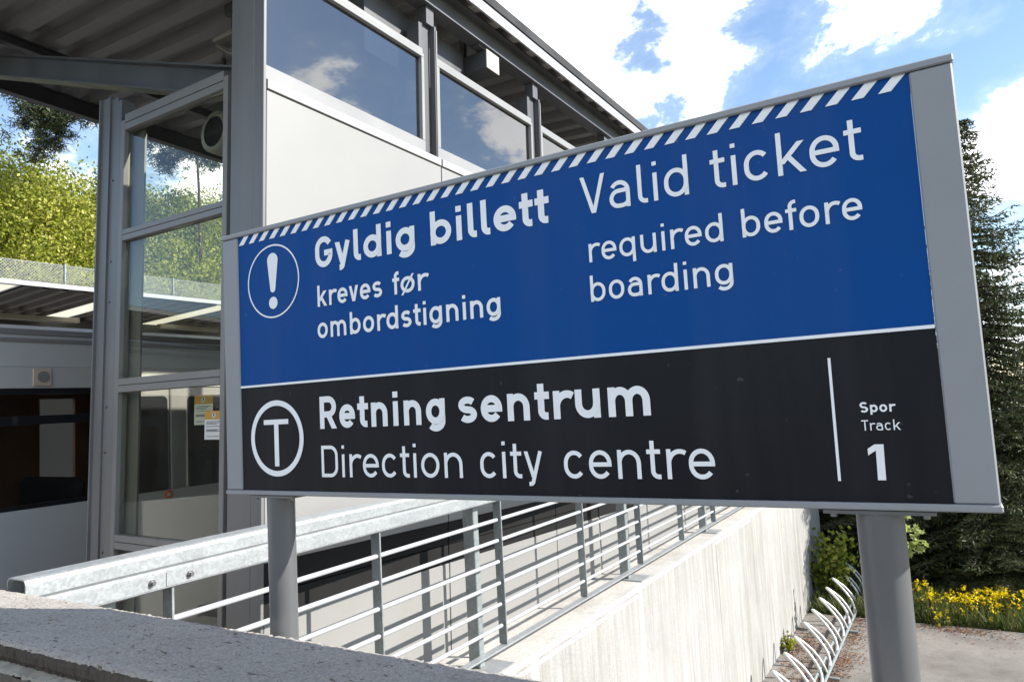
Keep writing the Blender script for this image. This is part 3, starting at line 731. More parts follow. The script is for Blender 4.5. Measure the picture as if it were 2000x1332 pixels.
b = MB(); ibeam(b, kb((XF + .25, -3.0, rz(XF + .25) - .085)), kb((XF + .25, YEND + .3, rz(XF + .25) - .085)), .16 * K, .09 * K); b.build('purlin', M['steel_dark'], bld)
b = MB(); ibeam(b, kb((-3.44, -3.0, rz(-3.44) - .045)), kb((-3.44, YEND + .3, rz(-3.44) - .045)), .085 * K, .07 * K); b.build('purlin', M['steel_dark'], bld)
# sloping bracket beams on the pillars
for yy in (.06, 5.9, 10.2):
    b = MB(); ibeam(b, kb((-.264, yy, 3.465)), kb((-3.9, yy, 4.67)), .175 * K, .12 * K); b.build('raker', M['steel_dark'], bld)
# rear row of posts on the platform side
for yy in (2.7, 5.6, 8.6, 11.4):
    b = KB(); b.kbox((-1.80, yy, -.2), (-1.66, yy + .14, 4.72)); b.build('pillar', M['steel_dark'], bld)

b = KB(); b.kbox((-.34, .85, 4.00), (-.20, 1.96, 4.45)); b.build('sun_blocker', M['steel_dark'], bld)  # added box, not a real fitting: keeps sun off the train side

# luminaire under the eave beam
lam = empty('ceiling_lamp', label='small pale box lamp hanging under the eave beam above the windows', cat='lamp', mat=bm4.copy())
b = KB(); b.kbox((-.62, 2.0, 4.295), (-.004, 2.172, 4.44), .006); b.build('housing', M['steel_dark'], lam)
b = KB(); b.kbox((-.0035, 1.998, 4.293), (.003, 2.174, 4.442)); b.build('end_cover', M['cream'], lam)
b = KB(); b.kbox((-.30, 2.06, 4.441), (-.26, 2.10, 4.66)); b.kbox((-.08, 1.93, 4.446), (-.02, 2.24, 4.460)); b.build('bracket', M['steel_dark'], lam)
# flood lamp and clock under the roof behind the corner pillar
def bw(x_, y_, z_): return bm4 @ Vector(kb((x_, y_, z_)))
def hit_local(px, py, yl):
    d = CM @ np.array([(px - 1000) / FPX, (py - 666) / FPX, 1.0]); n = BY; dd = Vector(d)
    t = (O + BY * (yl * K) - CAM).dot(n) / dd.dot(n); Pw = CAM + dd * t; L = bm4.inverted() @ Pw; return L / K
fl = empty('flood_lamp', label='cream flood lamp on a bracket under the corrugated roof beside the corner pillar', cat='lamp', mat=bm4.copy())
a0 = hit_local(428, 80, .75)
b = KB(); b.kbox((a0.x - .07, .74, a0.z + .005), (a0.x + .16, .88, a0.z + .04), .006); b.build('housing', M['cream'], fl)
b = KB(); pts = [Vector(kb((a0.x - .06 + .30 * t_, .77, a0.z - .005 - .16 * math.sin(1.4 * t_)))) for t_ in [i / 10 for i in range(11)]]
for p, q in zip(pts[:-1], pts[1:]): b.prism([p, q, q + Vector((0, 0, -.012)), p + Vector((0, 0, -.012))], (0, .10, 0))
b.build('shade', M['cream'], fl)
b = KB(); b.kbox((a0.x + .10, .78, a0.z + .046), (a0.x + .13, .81, rz(a0.x) - .0)); b.kbox((a0.x + .03, .77, a0.z + .20), (a0.x + .21, .82, a0.z + .28)); b.build('bracket', M['steel_dark'], fl)
ck = empty('hanging_clock', label='round pale drum clock hanging under the roof, seen edge on through the glass screen', cat='clock', mat=bm4.copy())
c0 = hit_local(436, 264, 1.3)
b = KB(); cc = Vector(kb((c0.x, 1.3, c0.z))); vs = []; fs = []; n = 40
for i in range(n):
    a = 2 * math.pi * i / n
    for rr, yy in ((.135, -.10), (.185, -.09), (.185, .09), (.135, .10)): vs.append(cc + Vector((rr * math.cos(a), yy, rr * math.sin(a))))
for i in range(n):
    j = (i + 1) % n
    for q in range(3): fs.append((4 * i + q, 4 * j + q, 4 * j + q + 1, 4 * i + q + 1))
b.add(vs, fs, True); b.build('rim', M['cream'], ck)
b = KB(); b.add([cc + Vector((.1345 * math.cos(2 * math.pi * i / n), -.09, .1345 * math.sin(2 * math.pi * i / n))) for i in range(n)], [tuple(range(n))]); b.build('dial', M['dark_band'], ck)
b = MB(); b.tube([cc + Vector((0, 0, .184)), Vector(kb((c0.x, 1.3, rz(c0.x))))], .018, 10); b.build('hanger', M['steel_dark'], ck)

# notices stuck on the glass
def notice(px0, py0, px1, py1, yl, label, tilt=0):
    A = hit_local(px0, py0, yl); Bq = hit_local(px1, py1, yl); w_ = Bq.x - A.x; h_ = A.z - Bq.z
    t = empty('notice', label=label, cat='notice', group='notices on the glass screen', mat=bm4 @ Matrix.Translation(Vector(kb((A.x, yl, Bq.z)))))
    b = KB(); b.kbox((0, 0, 0), (w_, .0015, h_ * .70)); b.build('sheet', M['paper'], t)
    b = KB(); b.kbox((0, 0, h_ * .703), (w_, .0015, h_)); hd = b.build('header', M['amber'], t)
    b = MB(); c = Vector(kb((w_ * .5, -.0012, h_ * .85))); rr = h_ * .10 * K
    vs = [c + Vector((rr * math.cos(2 * math.pi * i / 20), 0, rr * math.sin(2 * math.pi * i / 20))) for i in range(20)]; b.add(vs, [tuple(range(20))]); d_ = b.build('disc', M['paper'], hd)
    b = KB(); b.kbox((w_ * .47, -.0025, h_ * .83), (w_ * .53, -.0022, h_ * .92)); b.kbox((w_ * .47, -.0025, h_ * .79), (w_ * .53, -.0022, h_ * .815)); b.build('mark', M['ink'], hd)
    b = KB()
    for k, q in enumerate((.62, .575, .53, .45, .34, .31, .28, .10)):
        b.kbox((w_ * .1, -.0012, h_ * q), (w_ * (.9 - .12 * (k % 3)), -.0006, h_ * (q + .017)))
    b.build('text_lines', M['ink'], t)
    return t
notice(380, 773, 415, 829, .03, 'white notice with amber header behind the glass, the farther one up left')
notice(400, 803, 436, 858, YG + .020, 'white notice with amber header, the nearer and brighter one down right')

# ------------------------------------------------------------------ metro train at the platform
tr = empty('metro_train', (-6.165, 0, -1.1), 'white and grey metro train standing at the platform with dark windows', 'train'); tr.rotation_euler = (0, 0, -math.atan(WA))
TZ = 1.1
def tb(b, x0, x1, y0, y1, z0, z1, bev=0): b.box((-.042 + x0, y0, z0 + TZ), (-.042 + x1, y1, z1 + TZ), bev)
T0, T1 = -5, 24
wins = [(-3.6, 3.56), (5.25, 8.2), (8.6, 11.6)]
b = MB(); tb(b, -.08, 0, T0, T1, -1.0, .995); b.build('body', M['train_body'], tr)
b = MB(); tb(b, -.08, 0, T0, T1, 1.932, 2.10)
b.prism([(-.042, T0, 2.102 + TZ), (-.122, T0, 2.102 + TZ), (-.20, T0, 2.36 + TZ), (-.10, T0, 2.36 + TZ)], (0, T1 - T0, 0)); b.build('cant_rail', M['train_body'], tr)
b = MB(); tb(b, -.35, -.045, T0, T1, 2.361, 2.405); tb(b, -.10, -.03, T0, T1, 2.30, 2.33); b.build('gutter', M['train_grey'], tr)
b = MB(); b.prism([(-.30, T0, 2.406 + TZ), (-3.0, T0, 2.406 + TZ), (-2.6, T0, 2.52 + TZ), (-.75, T0, 2.52 + TZ)], (0, T1 - T0, 0)); b.build('roof', M['train_grey'], tr)
b = MB(); ys_ = [T0] + [v for w_ in wins for v in w_] + [T1]
for y0, y1 in zip(ys_[0::2], ys_[1::2]):
    if y0 < 3.6 and y1 > 4: tb(b, -.08, 0, 3.56, 3.72, .996, 1.931); tb(b, -.08, 0, 4.80, y1, .996, 1.931)
    else: tb(b, -.08, 0, y0, y1, .996, 1.931)
b.build('window_pier', M['train_body'], tr)
for y0, y1 in wins:
    b = MB(); tb(b, -.03, -.006, y0, y1, .996, 1.03); tb(b, -.03, -.006, y0, y1, 1.885, 1.931); tb(b, -.03, -.006, y0, y1, 1.645, 1.715)
    w_ = b.build('window', M['train_dark'], tr)
    b = MB(); tb(b, -.024, -.018, y0, y1, 1.031, 1.644); tb(b, -.024, -.018, y0, y1, 1.716, 1.884); b.build('pane', M['glass_train'], w_)
# sliding door leaves
def rrect(y0, y1, z0, z1, r, n=6):
    pts = []
    for cy, cz, a in ((y1 - r, z1 - r, 0), (y0 + r, z1 - r, 90), (y0 + r, z0 + r, 180), (y1 - r, z0 + r, 270)):
        pts += [(cy + r * math.cos(R(a + 90 * i / n)), cz + r * math.sin(R(a + 90 * i / n))) for i in range(n + 1)]
    return pts
for y0, y1 in ((3.725, 4.128), (4.138, 4.795)):
    b = MB(); tb(b, -.07, -.012, y0, y1, .0, 1.93, .01); dl = b.build('door_leaf', M['train_grey'], tr)
    ww = (y0 + .02, y0 + .38) if y0 < 4 else (y0 + .17, y1 - .09)
    b = MB(); b.prism([(-.042 - .0115, y, z + TZ) for y, z in rrect(ww[0], ww[1], .98, 1.85, .05)], (.004, 0, 0)); b.build('pane', M['train_dark'], dl)
b = MB(); b.tube([(-.042 - .010, 4.095, .955 + TZ), (-.042 + .012, 4.095, .955 + TZ)], .038, 20); bt = b.build('door_button', M['orange'], tr)
b = MB(); b.tube([(-.042 + .0122, 4.095, .955 + TZ), (-.042 + .017, 4.095, .955 + TZ)], .017, 16); b.build('button_cap', M['paper'], bt)
b = MB(); tb(b, .0005, .018, 2.955, 3.095, 1.945, 2.085, .006); sp = b.build('speaker', M['beige'], tr)
b = MB(); b.tube([(-.042 + .0182, 3.03, 2.02 + TZ), (-.042 + .024, 3.03, 2.02 + TZ)], .045, 24); b.build('grille', M['train_grey'], sp)
# inside: floor, far wall with door windows, seats
b = MB(); tb(b, -3.0, -.081, T0, T1, -.05, .0); tb(b, -3.0, -.36, T0, T1, 2.2, 2.25); b.build('interior_floor', M['train_inner'], tr)
b = MB(); fw = [(-2.5, -.5), (1.0, 3.2), (4.42, 4.82), (5.4, 7.4), (9, 11)]
yy = T0
for y0, y1 in fw:
    tb(b, -3.06, -3.0, yy, y0, -.05, 2.30); tb(b, -3.06, -3.0, y0, y1, -.05, .93); tb(b, -3.06, -3.0, y0, y1, 1.96, 2.30); yy = y1
tb(b, -3.06, -3.0, yy, T1, -.05, 2.30); b.build('far_side', M['train_inner'], tr)
for ya in (1.35, 2.15, 3.0, 6.0, 7.0):
    b = MB(); tb(b, -1.25, -.25, ya, ya + .45, .0, .45, .05); tb(b, -1.25, -.25, ya + .40, ya + .52, .4, 1.18, .06); b.build('seat', M['seat'], tr)
for ya in (2.70, 4.3):
    b = MB(); b.tube([(-1.4, ya, TZ), (-1.4, ya, 2.2 + TZ)], .018, 10); b.build('grab_pole', M['orange'], tr)

# ------------------------------------------------------------------ opposite platform canopy
CN = -12.6
cp = empty('platform_canopy', (CN, 8, -.1), 'long low canopy with corrugated underside and white edge over the opposite platform', 'canopy'); cp.rotation_euler = (0, 0, -.030)
def cz(x_): return 3.93 + .03 * x_
def at(px, py, dist_x):       # point where the view ray meets the plane x = dist_x
    d = CM @ np.array([(px - 1000) / FPX, (py - 666) / FPX, 1.0]); t = dist_x / d[0]; return Vector((CAM.x + d[0] * t, CAM.y + d[1] * t, CAM.z + d[2] * t))
sk = [at(14, 558, CN).y - 8, at(258, 590, CN).y - 8]; sk = [sk[0] - (sk[1] - sk[0]) * 2, sk[0] - (sk[1] - sk[0])] + sk + [sk[1] + (sk[1] - sk[0]) * q for q in (1, 2, 3)]
bounds = [-22] + [v for q in sk for v in (q - .26, q + .26)] + [40]
bdeck = MB(); btop = MB(); bsky = MB()
for y0, y1 in zip(bounds[0::2], bounds[1::2]):
    if y1 <= y0: continue
    nr = max(1, round((y1 - y0) / .30)); pr = (y1 - y0) / nr; yl = []
    for q in range(nr):
        for dy, dz in ((0, 0), (.30, 0), (.43, .07), (.85, .07), (.98, 0)): yl.append((y0 + pr * (q + dy), dz))
    vs = []; fs = []
    for (yq, dz) in yl:
        for xx in (-.02, -5.6): vs.append((xx, yq, cz(xx) + dz + .1))
    for i in range(len(yl) - 1): fs.append((2 * i, 2 * i + 1, 2 * i + 3, 2 * i + 2))
    bdeck.add(vs, fs)
    btop.prism([(0, y0, cz(0) + .185), (-5.7, y0, cz(-5.7) + .185), (-5.7, y0, cz(-5.7) + .215), (0, y0, cz(0) + .215)], (0, y1 - y0, 0))
for y0, y1 in zip(bounds[1:-1:2], bounds[2:-1:2]): bsky.add([(-.02, y0, cz(0) + .13), (-5.6, y0, cz(-5.6) + .13), (-5.6, y1, cz(-5.6) + .13), (-.02, y1, cz(0) + .13)], [(0, 1, 2, 3)])
bdeck.build('roof_deck', M['roof_sheet'], cp); btop.build('roof_top', M['roof_top'], cp)
x = Mat('translucent_skylight'); t_ = x.n('ShaderNodeBsdfTranslucent'); t_.inputs[0].default_value = (.42, .39, .31, 1); x.l(t_.outputs[0], x.out.inputs[0])
bsky.build('skylight', x.m, cp)
b = MB(); b.box((-.015, -22, cz(0) + .125), (.03, 40, cz(0) + .20)); b.build('fascia', M['fascia'], cp)
b = MB(); b.box((-2.95, -22, cz(-2.8) - .12), (-2.75, 40, cz(-2.8) + .095)); b.build('beam', M['steel_dark'], cp)
for yq in (-14, -9, -4.2, .6, 5.4, 10.2, 15, 20, 25):
    b = MB(); b.box((-2.93, yq, -1.0), (-2.77, yq + .16, cz(-2.8) - .121)); b.build('post', M['steel_dark'], cp)
for yq in (-6.2, -1.6, 1.6, 6.4):
    b = MB(); b.box((-2.3, yq, cz(-2.3) - .07), (-2.15, yq + 1.5, cz(-2.3) + .03), .01); b.build('strip_lamp', M['cream'], cp)
b = MB(); b.box((-5.6, -22, -1), (-5.5, 40, 3.6)); b.build('back_wall', M['panel_white'], cp)

# ------------------------------------------------------------------ hillside and fence
b = MB(); vs = []; fs = []; nx, ny = 40, 60; rs = np.random.RandomState(11)
for j in range(ny + 1):
    for i in range(nx + 1):
        xx = -19.2 - i * 1.6; yy = -30 + j * 2.4; t = min(1, i / 34)
        vs.append((xx, yy, -1.3 + 4.6 * min(1, i / 3.5) + 9 * t ** 1.2 + rs.normal() * .25))
for j in range(ny):
    for i in range(nx): k = j * (nx + 1) + i; fs.append((k, k + 1, k + nx + 2, k + nx + 1))
b.add(vs, fs, True); tag(b.build('hillside', M['soil']), kind='structure')

x = Mat('fence_wire'); M['wire'] = x.bsdf((.30, .32, .31), .5, .3)
FXX = -21.2
fn = empty('chain_link_fence', (FXX, 10, 3.0), 'chain link fence with grey posts on the slope above the opposite canopy', 'fence'); fn.rotation_euler = (0, 0, -.03)
FZ0, FZ1 = .4, 3.22
b = MB(); y = -14.0; Hh = FZ1 - FZ0; wdt = .006
while y < 14:
    for sgn in (1, -1):
        y0, y1 = (y, y + Hh) if sgn > 0 else (y + Hh, y)
        b.add([(0, y0 - wdt, FZ0), (0, y0 + wdt, FZ0), (0.004, y1 + wdt, FZ1), (0.004, y1 - wdt, FZ1)], [(0, 1, 2, 3)])
    y += .085
b.build('wire_mesh', M['wire'], fn)
b = MB(); b.tube([(0, -14, FZ1), (0, 17, FZ1)], .008, 6); b.build('top_wire', M['wire'], fn)
for y in (-12.2, -8.9, -5.6, -2.3, 1.0, 4.3, 7.6):
    b = MB(); b.tube([(.03, y, FZ0 - 1), (.03, y, FZ1 + .05)], .028, 8); b.build('post', M['galv_dark'], fn)
for y in (-2.3,):
    for s_ in (-1, 1):
        b = MB(); b.tube([(.06, y, FZ1 - .5), (.06, y + s_ * 1.5, FZ0)], .018, 8); b.build('brace', M['galv_dark'], fn)

# ------------------------------------------------------------------ trees
M['leaf_spring'] = leafmat('spring_leaves', [(.13, .165, .018), (.26, .295, .028), (.38, .39, .05), (.50, .47, .13)], .42)
M['leaf_mid'] = leafmat('mid_leaves', [(.09, .135, .018), (.20, .24, .03), (.31, .32, .05)], .42)
M['needle'] = leafmat('spruce_needles', [(.028, .042, .016), (.05, .068, .024), (.095, .105, .04)], .15)
M['needle_pine'] = leafmat('pine_needles', [(.035, .05, .022), (.06, .075, .035), (.10, .105, .055)], .15)
def leafy_tree(loc, h, w, label, mat, seed, nleaf=9000, lsize=.17, group='leafy trees on the hillside', z0=.12):
    rs = np.random.RandomState(seed)
    t = empty('leafy_tree', loc, label, 'tree', group)
    b = MB(); top = Vector((rs.normal() * .3, rs.normal() * .3, h * .9))
    pts = [Vector((0, 0, -1)).lerp(top, i / 7) + Vector((rs.normal() * .08, rs.normal() * .08, 0)) for i in range(8)]
    b.tube(pts, [h * .022 * (1 - .8 * i / 7) for i in range(8)], 7)
    cl = []
    for i in range(16):
        f = .15 + .8 * rs.random(); p0 = Vector((0, 0, 0)).lerp(top, f); a = rs.random() * 6.28
        L = w * .5 * (.55 + .5 * rs.random()) * math.sin(min(1, .25 + (1 - f) * 1.2) * math.pi / 2)
        p1 = p0 + Vector((math.cos(a) * L, math.sin(a) * L, L * .55)); b.tube([p0, p0.lerp(p1, .5) + Vector((0, 0, -.1)), p1], [h * .006, h * .004, h * .002], 5)
        cl.append((p1, .42 + .3 * rs.random())); cl.append((p0.lerp(p1, .6), .35))
    b.build('trunk', M['tree_bark'], t)
    C = []
    for k in range(70):
        u = rs.random(); a = rs.random() * 6.28; zz = z0 + (1 - z0) * u
        rad = w * .5 * math.sqrt(max(0, 1 - ((zz - .48) / .56) ** 2)) * (.45 + .55 * rs.random() ** .5)
        C.append((math.cos(a) * rad, math.sin(a) * rad, zz * h))
    C += [tuple(p) for p, _ in cl]
    C = np.array(C); n = nleaf; idx = rs.randint(0, len(C), n); sp = (.30 + .50 * rs.random(len(C)))[idx][:, None] * (w / 6)
    P = C[idx] + rs.normal(size=(n, 3)) * sp * np.array([1, 1, .7])
    quads('crown', leaf_quads(P, lsize, rs), mat, t); return t
def at(px, py, dist_x):       # point where the view ray meets the plane x = dist_x
    d = CM @ np.array([(px - 1000) / FPX, (py - 666) / FPX, 1.0]); t = dist_x / d[0]; return Vector((CAM.x + d[0] * t, CAM.y + d[1] * t, CAM.z + d[2] * t))
LT = [(-60, 250, 600, -27, 8.5, 0, 'broad bright yellow green tree at the left edge behind the fence'),
      (55, 300, 620, -25, 6.0, 0, 'bright yellow green tree left of the grey post, nearest the fence'),
      (140, 340, 620, -28, 6.5, 1, 'rounder mid green tree just left of the grey glass screen post'),
      (10, 330, 620, -31, 7.5, 1, 'taller mid green tree rising behind the leftmost trees'),
      (215, 310, 620, -30, 6.5, 0, 'yellow green tree mostly hidden by the grey screen post'),
      (290, 330, 620, -26, 6.0, 1, 'mid green tree seen through the left part of the upper glass pane'),
      (375, 350, 640, -27, 6.5, 0, 'yellow green tree seen through the middle of the glass screen'),
      (450, 360, 640, -30, 7.5, 1, 'mid green tree seen behind the corner pillar'),
      (330, 430, 640, -23.5, 4.2, 0, 'low yellow green tree close behind the fence seen through the glass'),
      (110, 420, 620, -23.5, 4.4, 0, 'low yellow green tree close behind the fence left of the post')]
for k, (px, pt, pb, xx, w_, mk, lab) in enumerate(LT):
    tp = at(px, pt, xx); bt_ = at(px, pb, xx); g = -1.3 + 4.6 * min(1, (-19.2 - xx) / 1.6 / 3.5) + 9 * min(1, (-19.2 - xx) / 1.6 / 34) ** 1.2
    leafy_tree((xx, bt_.y, min(bt_.z, g)), (tp.z - min(bt_.z, g)) * .84, w_ * .9, lab, M['leaf_spring'] if mk == 0 else M['leaf_mid'], 20 + k, 30000 if w_ > 5 else 18000, .108 if w_ > 5 else .095)
# undergrowth along the fence
rs = np.random.RandomState(5); n = 16000
P = np.stack([-22.2 - rs.random(n) * 2.5, -6 + rs.random(n) * 34, 2.6 + rs.random(n) ** 1.3 * 3.0], 1)
tag(quads('undergrowth', leaf_quads(P, .17, rs), M['leaf_mid']), 'mass of green undergrowth on the slope behind the chain link fence', 'undergrowth', kind='stuff')

def pine(loc, h, label, seed, clumps):
    rs = np.random.RandomState(seed); t = empty('pine_tree', loc, label, 'tree', 'pine trees behind the station')
    b = MB(); pts = [Vector((rs.normal() * .06, rs.normal() * .06, h * i / 8)) for i in range(9)]
    b.tube(pts, [.11 * (1 - .75 * i / 8) for i in range(9)], 8)
    Q = []
    for (dx, dy, z, r_) in clumps:
        p0 = Vector((0, 0, z + 1.2 + .5 * abs(dy))); p1 = Vector((dx, dy, z))
        md = p0.lerp(p1, .55) + Vector((0, 0, .25)); b.tube([p0, md, p1], [.028, .016, .007], 5)
        for k in range(44):
            c = np.array(md.lerp(p1, rs.random() ** .7)) + rs.normal(size=3) * np.array([.5, .5, .32]) * r_
            m_ = 34; d = rs.normal(size=(m_, 3)); d[:, 2] = d[:, 2] * .8 + .25; d /= np.linalg.norm(d, axis=1, keepdims=True)
            L = .12 + .10 * rs.random((m_, 1)); e = rs.normal(size=(m_, 3)); e -= d * (e * d).sum(1, keepdims=True); e /= np.linalg.norm(e, axis=1, keepdims=True); e *= .013
            cc_ = c + rs.normal(size=(m_, 3)) * .075
            Q.append(np.stack([cc_ - e, cc_ + e, cc_ + d * L + e * .5, cc_ + d * L - e * .5], 1))
    b.build('trunk', M['pine_bark'], t)
    quads('crown', np.concatenate(Q), M['needle_pine'], t); return t
pb_ = at(205, 600, -22.0); tp_ = lambda px, py: at(px, py, -22.0) - Vector((-22.0, pb_.y, 0))
cl = []
rsx = np.random.RandomState(2)
for px, py, r_ in [(75, 215, .55), (105, 225, .6), (150, 230, .5), (90, 255, .45), (120, 285, .42), (60, 235, .4), (175, 240, .35), (60, 170, .6), (120, 170, .6), (170, 190, .5), (230, 150, .8), (205, 100, .8), (250, 60, .8)]:
    v = tp_(px, py); cl.append((rsx.normal() * .8, v.y, v.z, r_ * 1.05))
pine((-22.0, pb_.y, -1.2), 15.0, 'pine tree with dark hanging sprays against the sky left of the grey post', 61, [(a, b_, c + 1.2, d) for a, b_, c, d in cl])
pb2 = at(392, 600, -23); tp2 = lambda px, py: at(px, py, -23) - Vector((-23, pb2.y, 0)); cl = []
for px, py, r_ in [(300, 285, .5), (330, 300, .5), (290, 265, .5), (350, 270, .6), (365, 310, .5), (400, 300, .6), (415, 330, .4), (340, 320, .4), (380, 250, .7), (430, 280, .6), (440, 230, .8), (360, 220, .8), (310, 240, .6)]:
    v = tp2(px, py); cl.append((rsx.normal() * .8, v.y, v.z, r_ * 1.1))
pine((-23, pb2.y, -1.2), 15.0, 'dark pine tree seen through the upper glass pane', 62, [(a, b_, c + 1.2, d) for a, b_, c, d in cl])

def spruce_meshes(h, wb, seed, nw=34, dens=1.0):
    rs = np.random.RandomState(seed); b = MB(); b.tube([(0, 0, -.1), (0, 0, h * .5), (0, 0, h)], [h * .016, h * .009, .006], 8)
    Q = []
    for i in range(nw):
        f = (i + .5) / nw; z = h * (.03 + .965 * f ** 1.0)
        L0 = wb * .5 * (1 - f) ** .85 + .10
        for k in range(int(6 + 4 * (1 - f))):
            a = rs.random() * 6.283; L = L0 * (.65 + .55 * rs.random()); droop = .25 + .3 * (1 - f) + rs.normal() * .06
            dirh = np.array([math.cos(a), math.sin(a), 0]); side = np.array([-math.sin(a), math.cos(a), 0])
            ns = max(5, int(L * 11)); s_ = np.linspace(.1, 1, ns)
            path = np.array([0, 0, z]) + dirh * (L * s_)[:, None] + np.array([0, 0, 1]) * (L * (-droop * s_ + .30 * s_ ** 2.2 * (.4 + f)))[:, None]
            b.tube([Vector(path[0]), Vector(path[ns // 2]), Vector(path[-1])], [.012 + .006 * L, .009, .003], 4, False)
            for j in range(ns):
                tw = .14 + .32 * L * (1 - s_[j]) * .55 + .05 * rs.random()
                for sg in (-1, 1):
                    d0 = side * sg * .8 + dirh * .65 + np.array([0, 0, -.22 - .25 * rs.random()]); d0 = d0 / np.linalg.norm(d0)
                    m_ = max(4, int(tw * 38 * dens)); u = rs.random((m_, 1)); c = path[j] + d0 * u * tw
                    d = d0 * .8 + rs.normal(size=(m_, 3)) * .55; d /= np.linalg.norm(d, axis=1, keepdims=True)
                    e = np.cross(d, rs.normal(size=(m_, 3))); e /= np.linalg.norm(e, axis=1, keepdims=True) + 1e-9; e = e * (.008 + .006 * rs.random((m_, 1)))
                    Ln = .05 + .05 * rs.random((m_, 1)); Q.append(np.stack([c - e, c + e, c + d * Ln + e * .6, c + d * Ln - e * .6], 1))
    return b, np.concatenate(Q)
def spruce(loc, h, wb, seed, label, nw=34, dens=1.0):
    t = empty('spruce_tree', loc, label, 'tree', 'spruces behind the asphalt yard'); b, Q = spruce_meshes(h, wb, seed, nw, dens)
    b.build('trunk', M['tree_bark'], t); quads('crown', Q, M['needle'], t); return t
def spruce_copy(src, loc, sc, rot, label):
    t = src.copy(); COL.objects.link(t); t.location = loc; t.scale = (sc[0], sc[0], sc[1]); t.rotation_euler = (0, 0, rot); t['label'] = label
    for ch in list(src.children): c = ch.copy(); COL.objects.link(c); c.parent = t
    return t
def aty(px, py, yy):
    d = CM @ np.array([(px - 1000) / FPX, (py - 666) / FPX, 1.0]); t = yy / d[1]; return Vector((CAM.x + d[0] * t, yy, CAM.z + d[2] * t))
top = aty(1866, 232, 15.6); s1 = spruce((top.x, 15.6, YARD), top.z - YARD, 3.9, 41, 'tall dark spruce rising beside the right edge of the sign', 62, .85)
p = aty(2075, 700, 18.5); spruce_copy(s1, (p.x, 18.5, YARD), (1.05, .62), 2.1, 'shorter spruce at the right edge of the picture')
p = aty(1700, 900, 16.6); spruce_copy(s1, (p.x, 16.6, YARD), (.95, .50), 4.0, 'low wide spruce behind the right post of the sign')
p = aty(1585, 950, 18.2); spruce_copy(s1, (p.x, 18.2, YARD), (1.0, .50), 1.0, 'dark spruce just beyond the end of the concrete wall')
p = aty(1830, 900, 20); spruce_copy(s1, (p.x, 20, YARD), (1.2, .55), 5.0, 'spruce in deep shade behind the tall one')
p = aty(1940, 900, 14.7); spruce_copy(s1, (p.x, 14.7, YARD), (.55, .22), 3.0, 'small young spruce above the yellow flowers')
p = aty(1480, 950, 17.0); spruce_copy(s1, (p.x, 17.0, YARD), (.9, .42), 2.6, 'spruce hidden behind the wall and the sign')

# ------------------------------------------------------------------ bike rack: a flattened spiral
br = empty('bike_rack', (-1.75, 8, YARD), 'grey spiral tube bicycle rack on the asphalt beside the concrete wall', 'bike rack')
br.rotation_euler = (0, 0, -.018)
b = MB(); pts = []; pit = .645; turns = 14; y0 = -2.2
for i in range(turns * 64):
    th = 2 * math.pi * i / 64; yy = y0 + pit * i / 64; c_ = -math.cos(th); t = (1 + math.copysign(abs(c_) ** .5, c_)) / 2
    q0, q1, q2 = Vector((.10, .022)), Vector((.13, .26)), Vector((-.21, .52))
    q = q0 * (1 - t) ** 2 + q1 * 2 * t * (1 - t) + q2 * t * t
    ph = i / 64 - i // 64; pts.append(Vector((q.x, yy + pit * .095 * math.sin(2 * math.pi * ph), q.y)))
b.tube(pts, .019, 10); b.build('spiral_tube', M['stainless'], br)
b = MB(); b.tube([(.12, y0 - .1, .055), (.12, y0 + pit * turns + .1, .055)], .022, 10); b.tube([(.05, y0 - .1, .15), (.05, y0 + pit * turns, .15)], .018, 10); b.build('base_tube', M['galv_dark'], br)
for k in range(5):
    yy = y0 + .3 + k * 2.0; b = MB(); b.box((-.02, yy, .0), (.26, yy + .06, .033)); b.box((.03, yy, .0335), (.07, yy + .06, .14)); b.build('foot', M['galv_dark'], br)

# ------------------------------------------------------------------ small plants and litter
M['leaf_litter'] = leafmat('dead_leaves', [(.10, .045, .018), (.17, .075, .03), (.24, .12, .05)], .05, .8)
M['grass'] = leafmat('grass_blades', [(.05, .08, .015), (.10, .13, .03), (.20, .19, .07)], .3)
M['petal'] = leafmat('yellow_petals', [(.86, .62, .0), (.92, .74, .02)], .3)
M['maple'] = leafmat('maple_leaves', [(.30, .36, .10), (.42, .46, .18)], .5)
rs = np.random.RandomState(9); P = []
for cx, cy, sx, sy, n in [(-2.05, 11.4, .12, .35, 700), (-1.50, 12.0, .12, .30, 500), (-1.46, 10.9, .10, .25, 420), (-1.6, 10.25, .10, .25, 420), (-2.0, 10.4, .14, .3, 420), (-.1, 12.75, .30, .10, 500), (-1.25, 12.75, .35, .10, 400), (-1.2, 11.6, .35, .6, 160), (.4, 12.4, .8, .3, 160), (-1.9, 9.4, .2, .4, 300)]:
    P.append(np.stack([cx + rs.normal(size=n) * sx, cy + rs.normal(size=n) * sy, YARD + .006 + rs.random(n) * .012], 1))
P = np.concatenate(P); V = leaf_quads(P, .035, rs); V[:, :, 2] = (V[:, :, 2] - P[:, None, 2]) * .35 + P[:, None, 2] + .004
tag(quads('leaf_litter', V, M['leaf_litter']), 'brown dead leaves and seed litter strewn on the asphalt', 'litter', kind='stuff')
n = 9000; bx = -2.2 + rs.random(n) * 5.5; by = 13.0 + rs.random(n) ** 1.5 * 1.6; P = np.stack([bx, by, np.full(n, YARD - .02)], 1)
d = rs.normal(size=(n, 3)) * .35; d[:, 2] = 1; L = (.08 + .26 * rs.random((n, 1)) ** 1.5); e = rs.normal(size=(n, 3)); e[:, 2] = 0; e *= .006
tag(quads('grass', np.stack([P - e, P + e, P + d * L + e * .3, P + d * L - e * .3], 1), M['grass']), 'rough green grass along the edge of the asphalt', 'grass', kind='stuff')
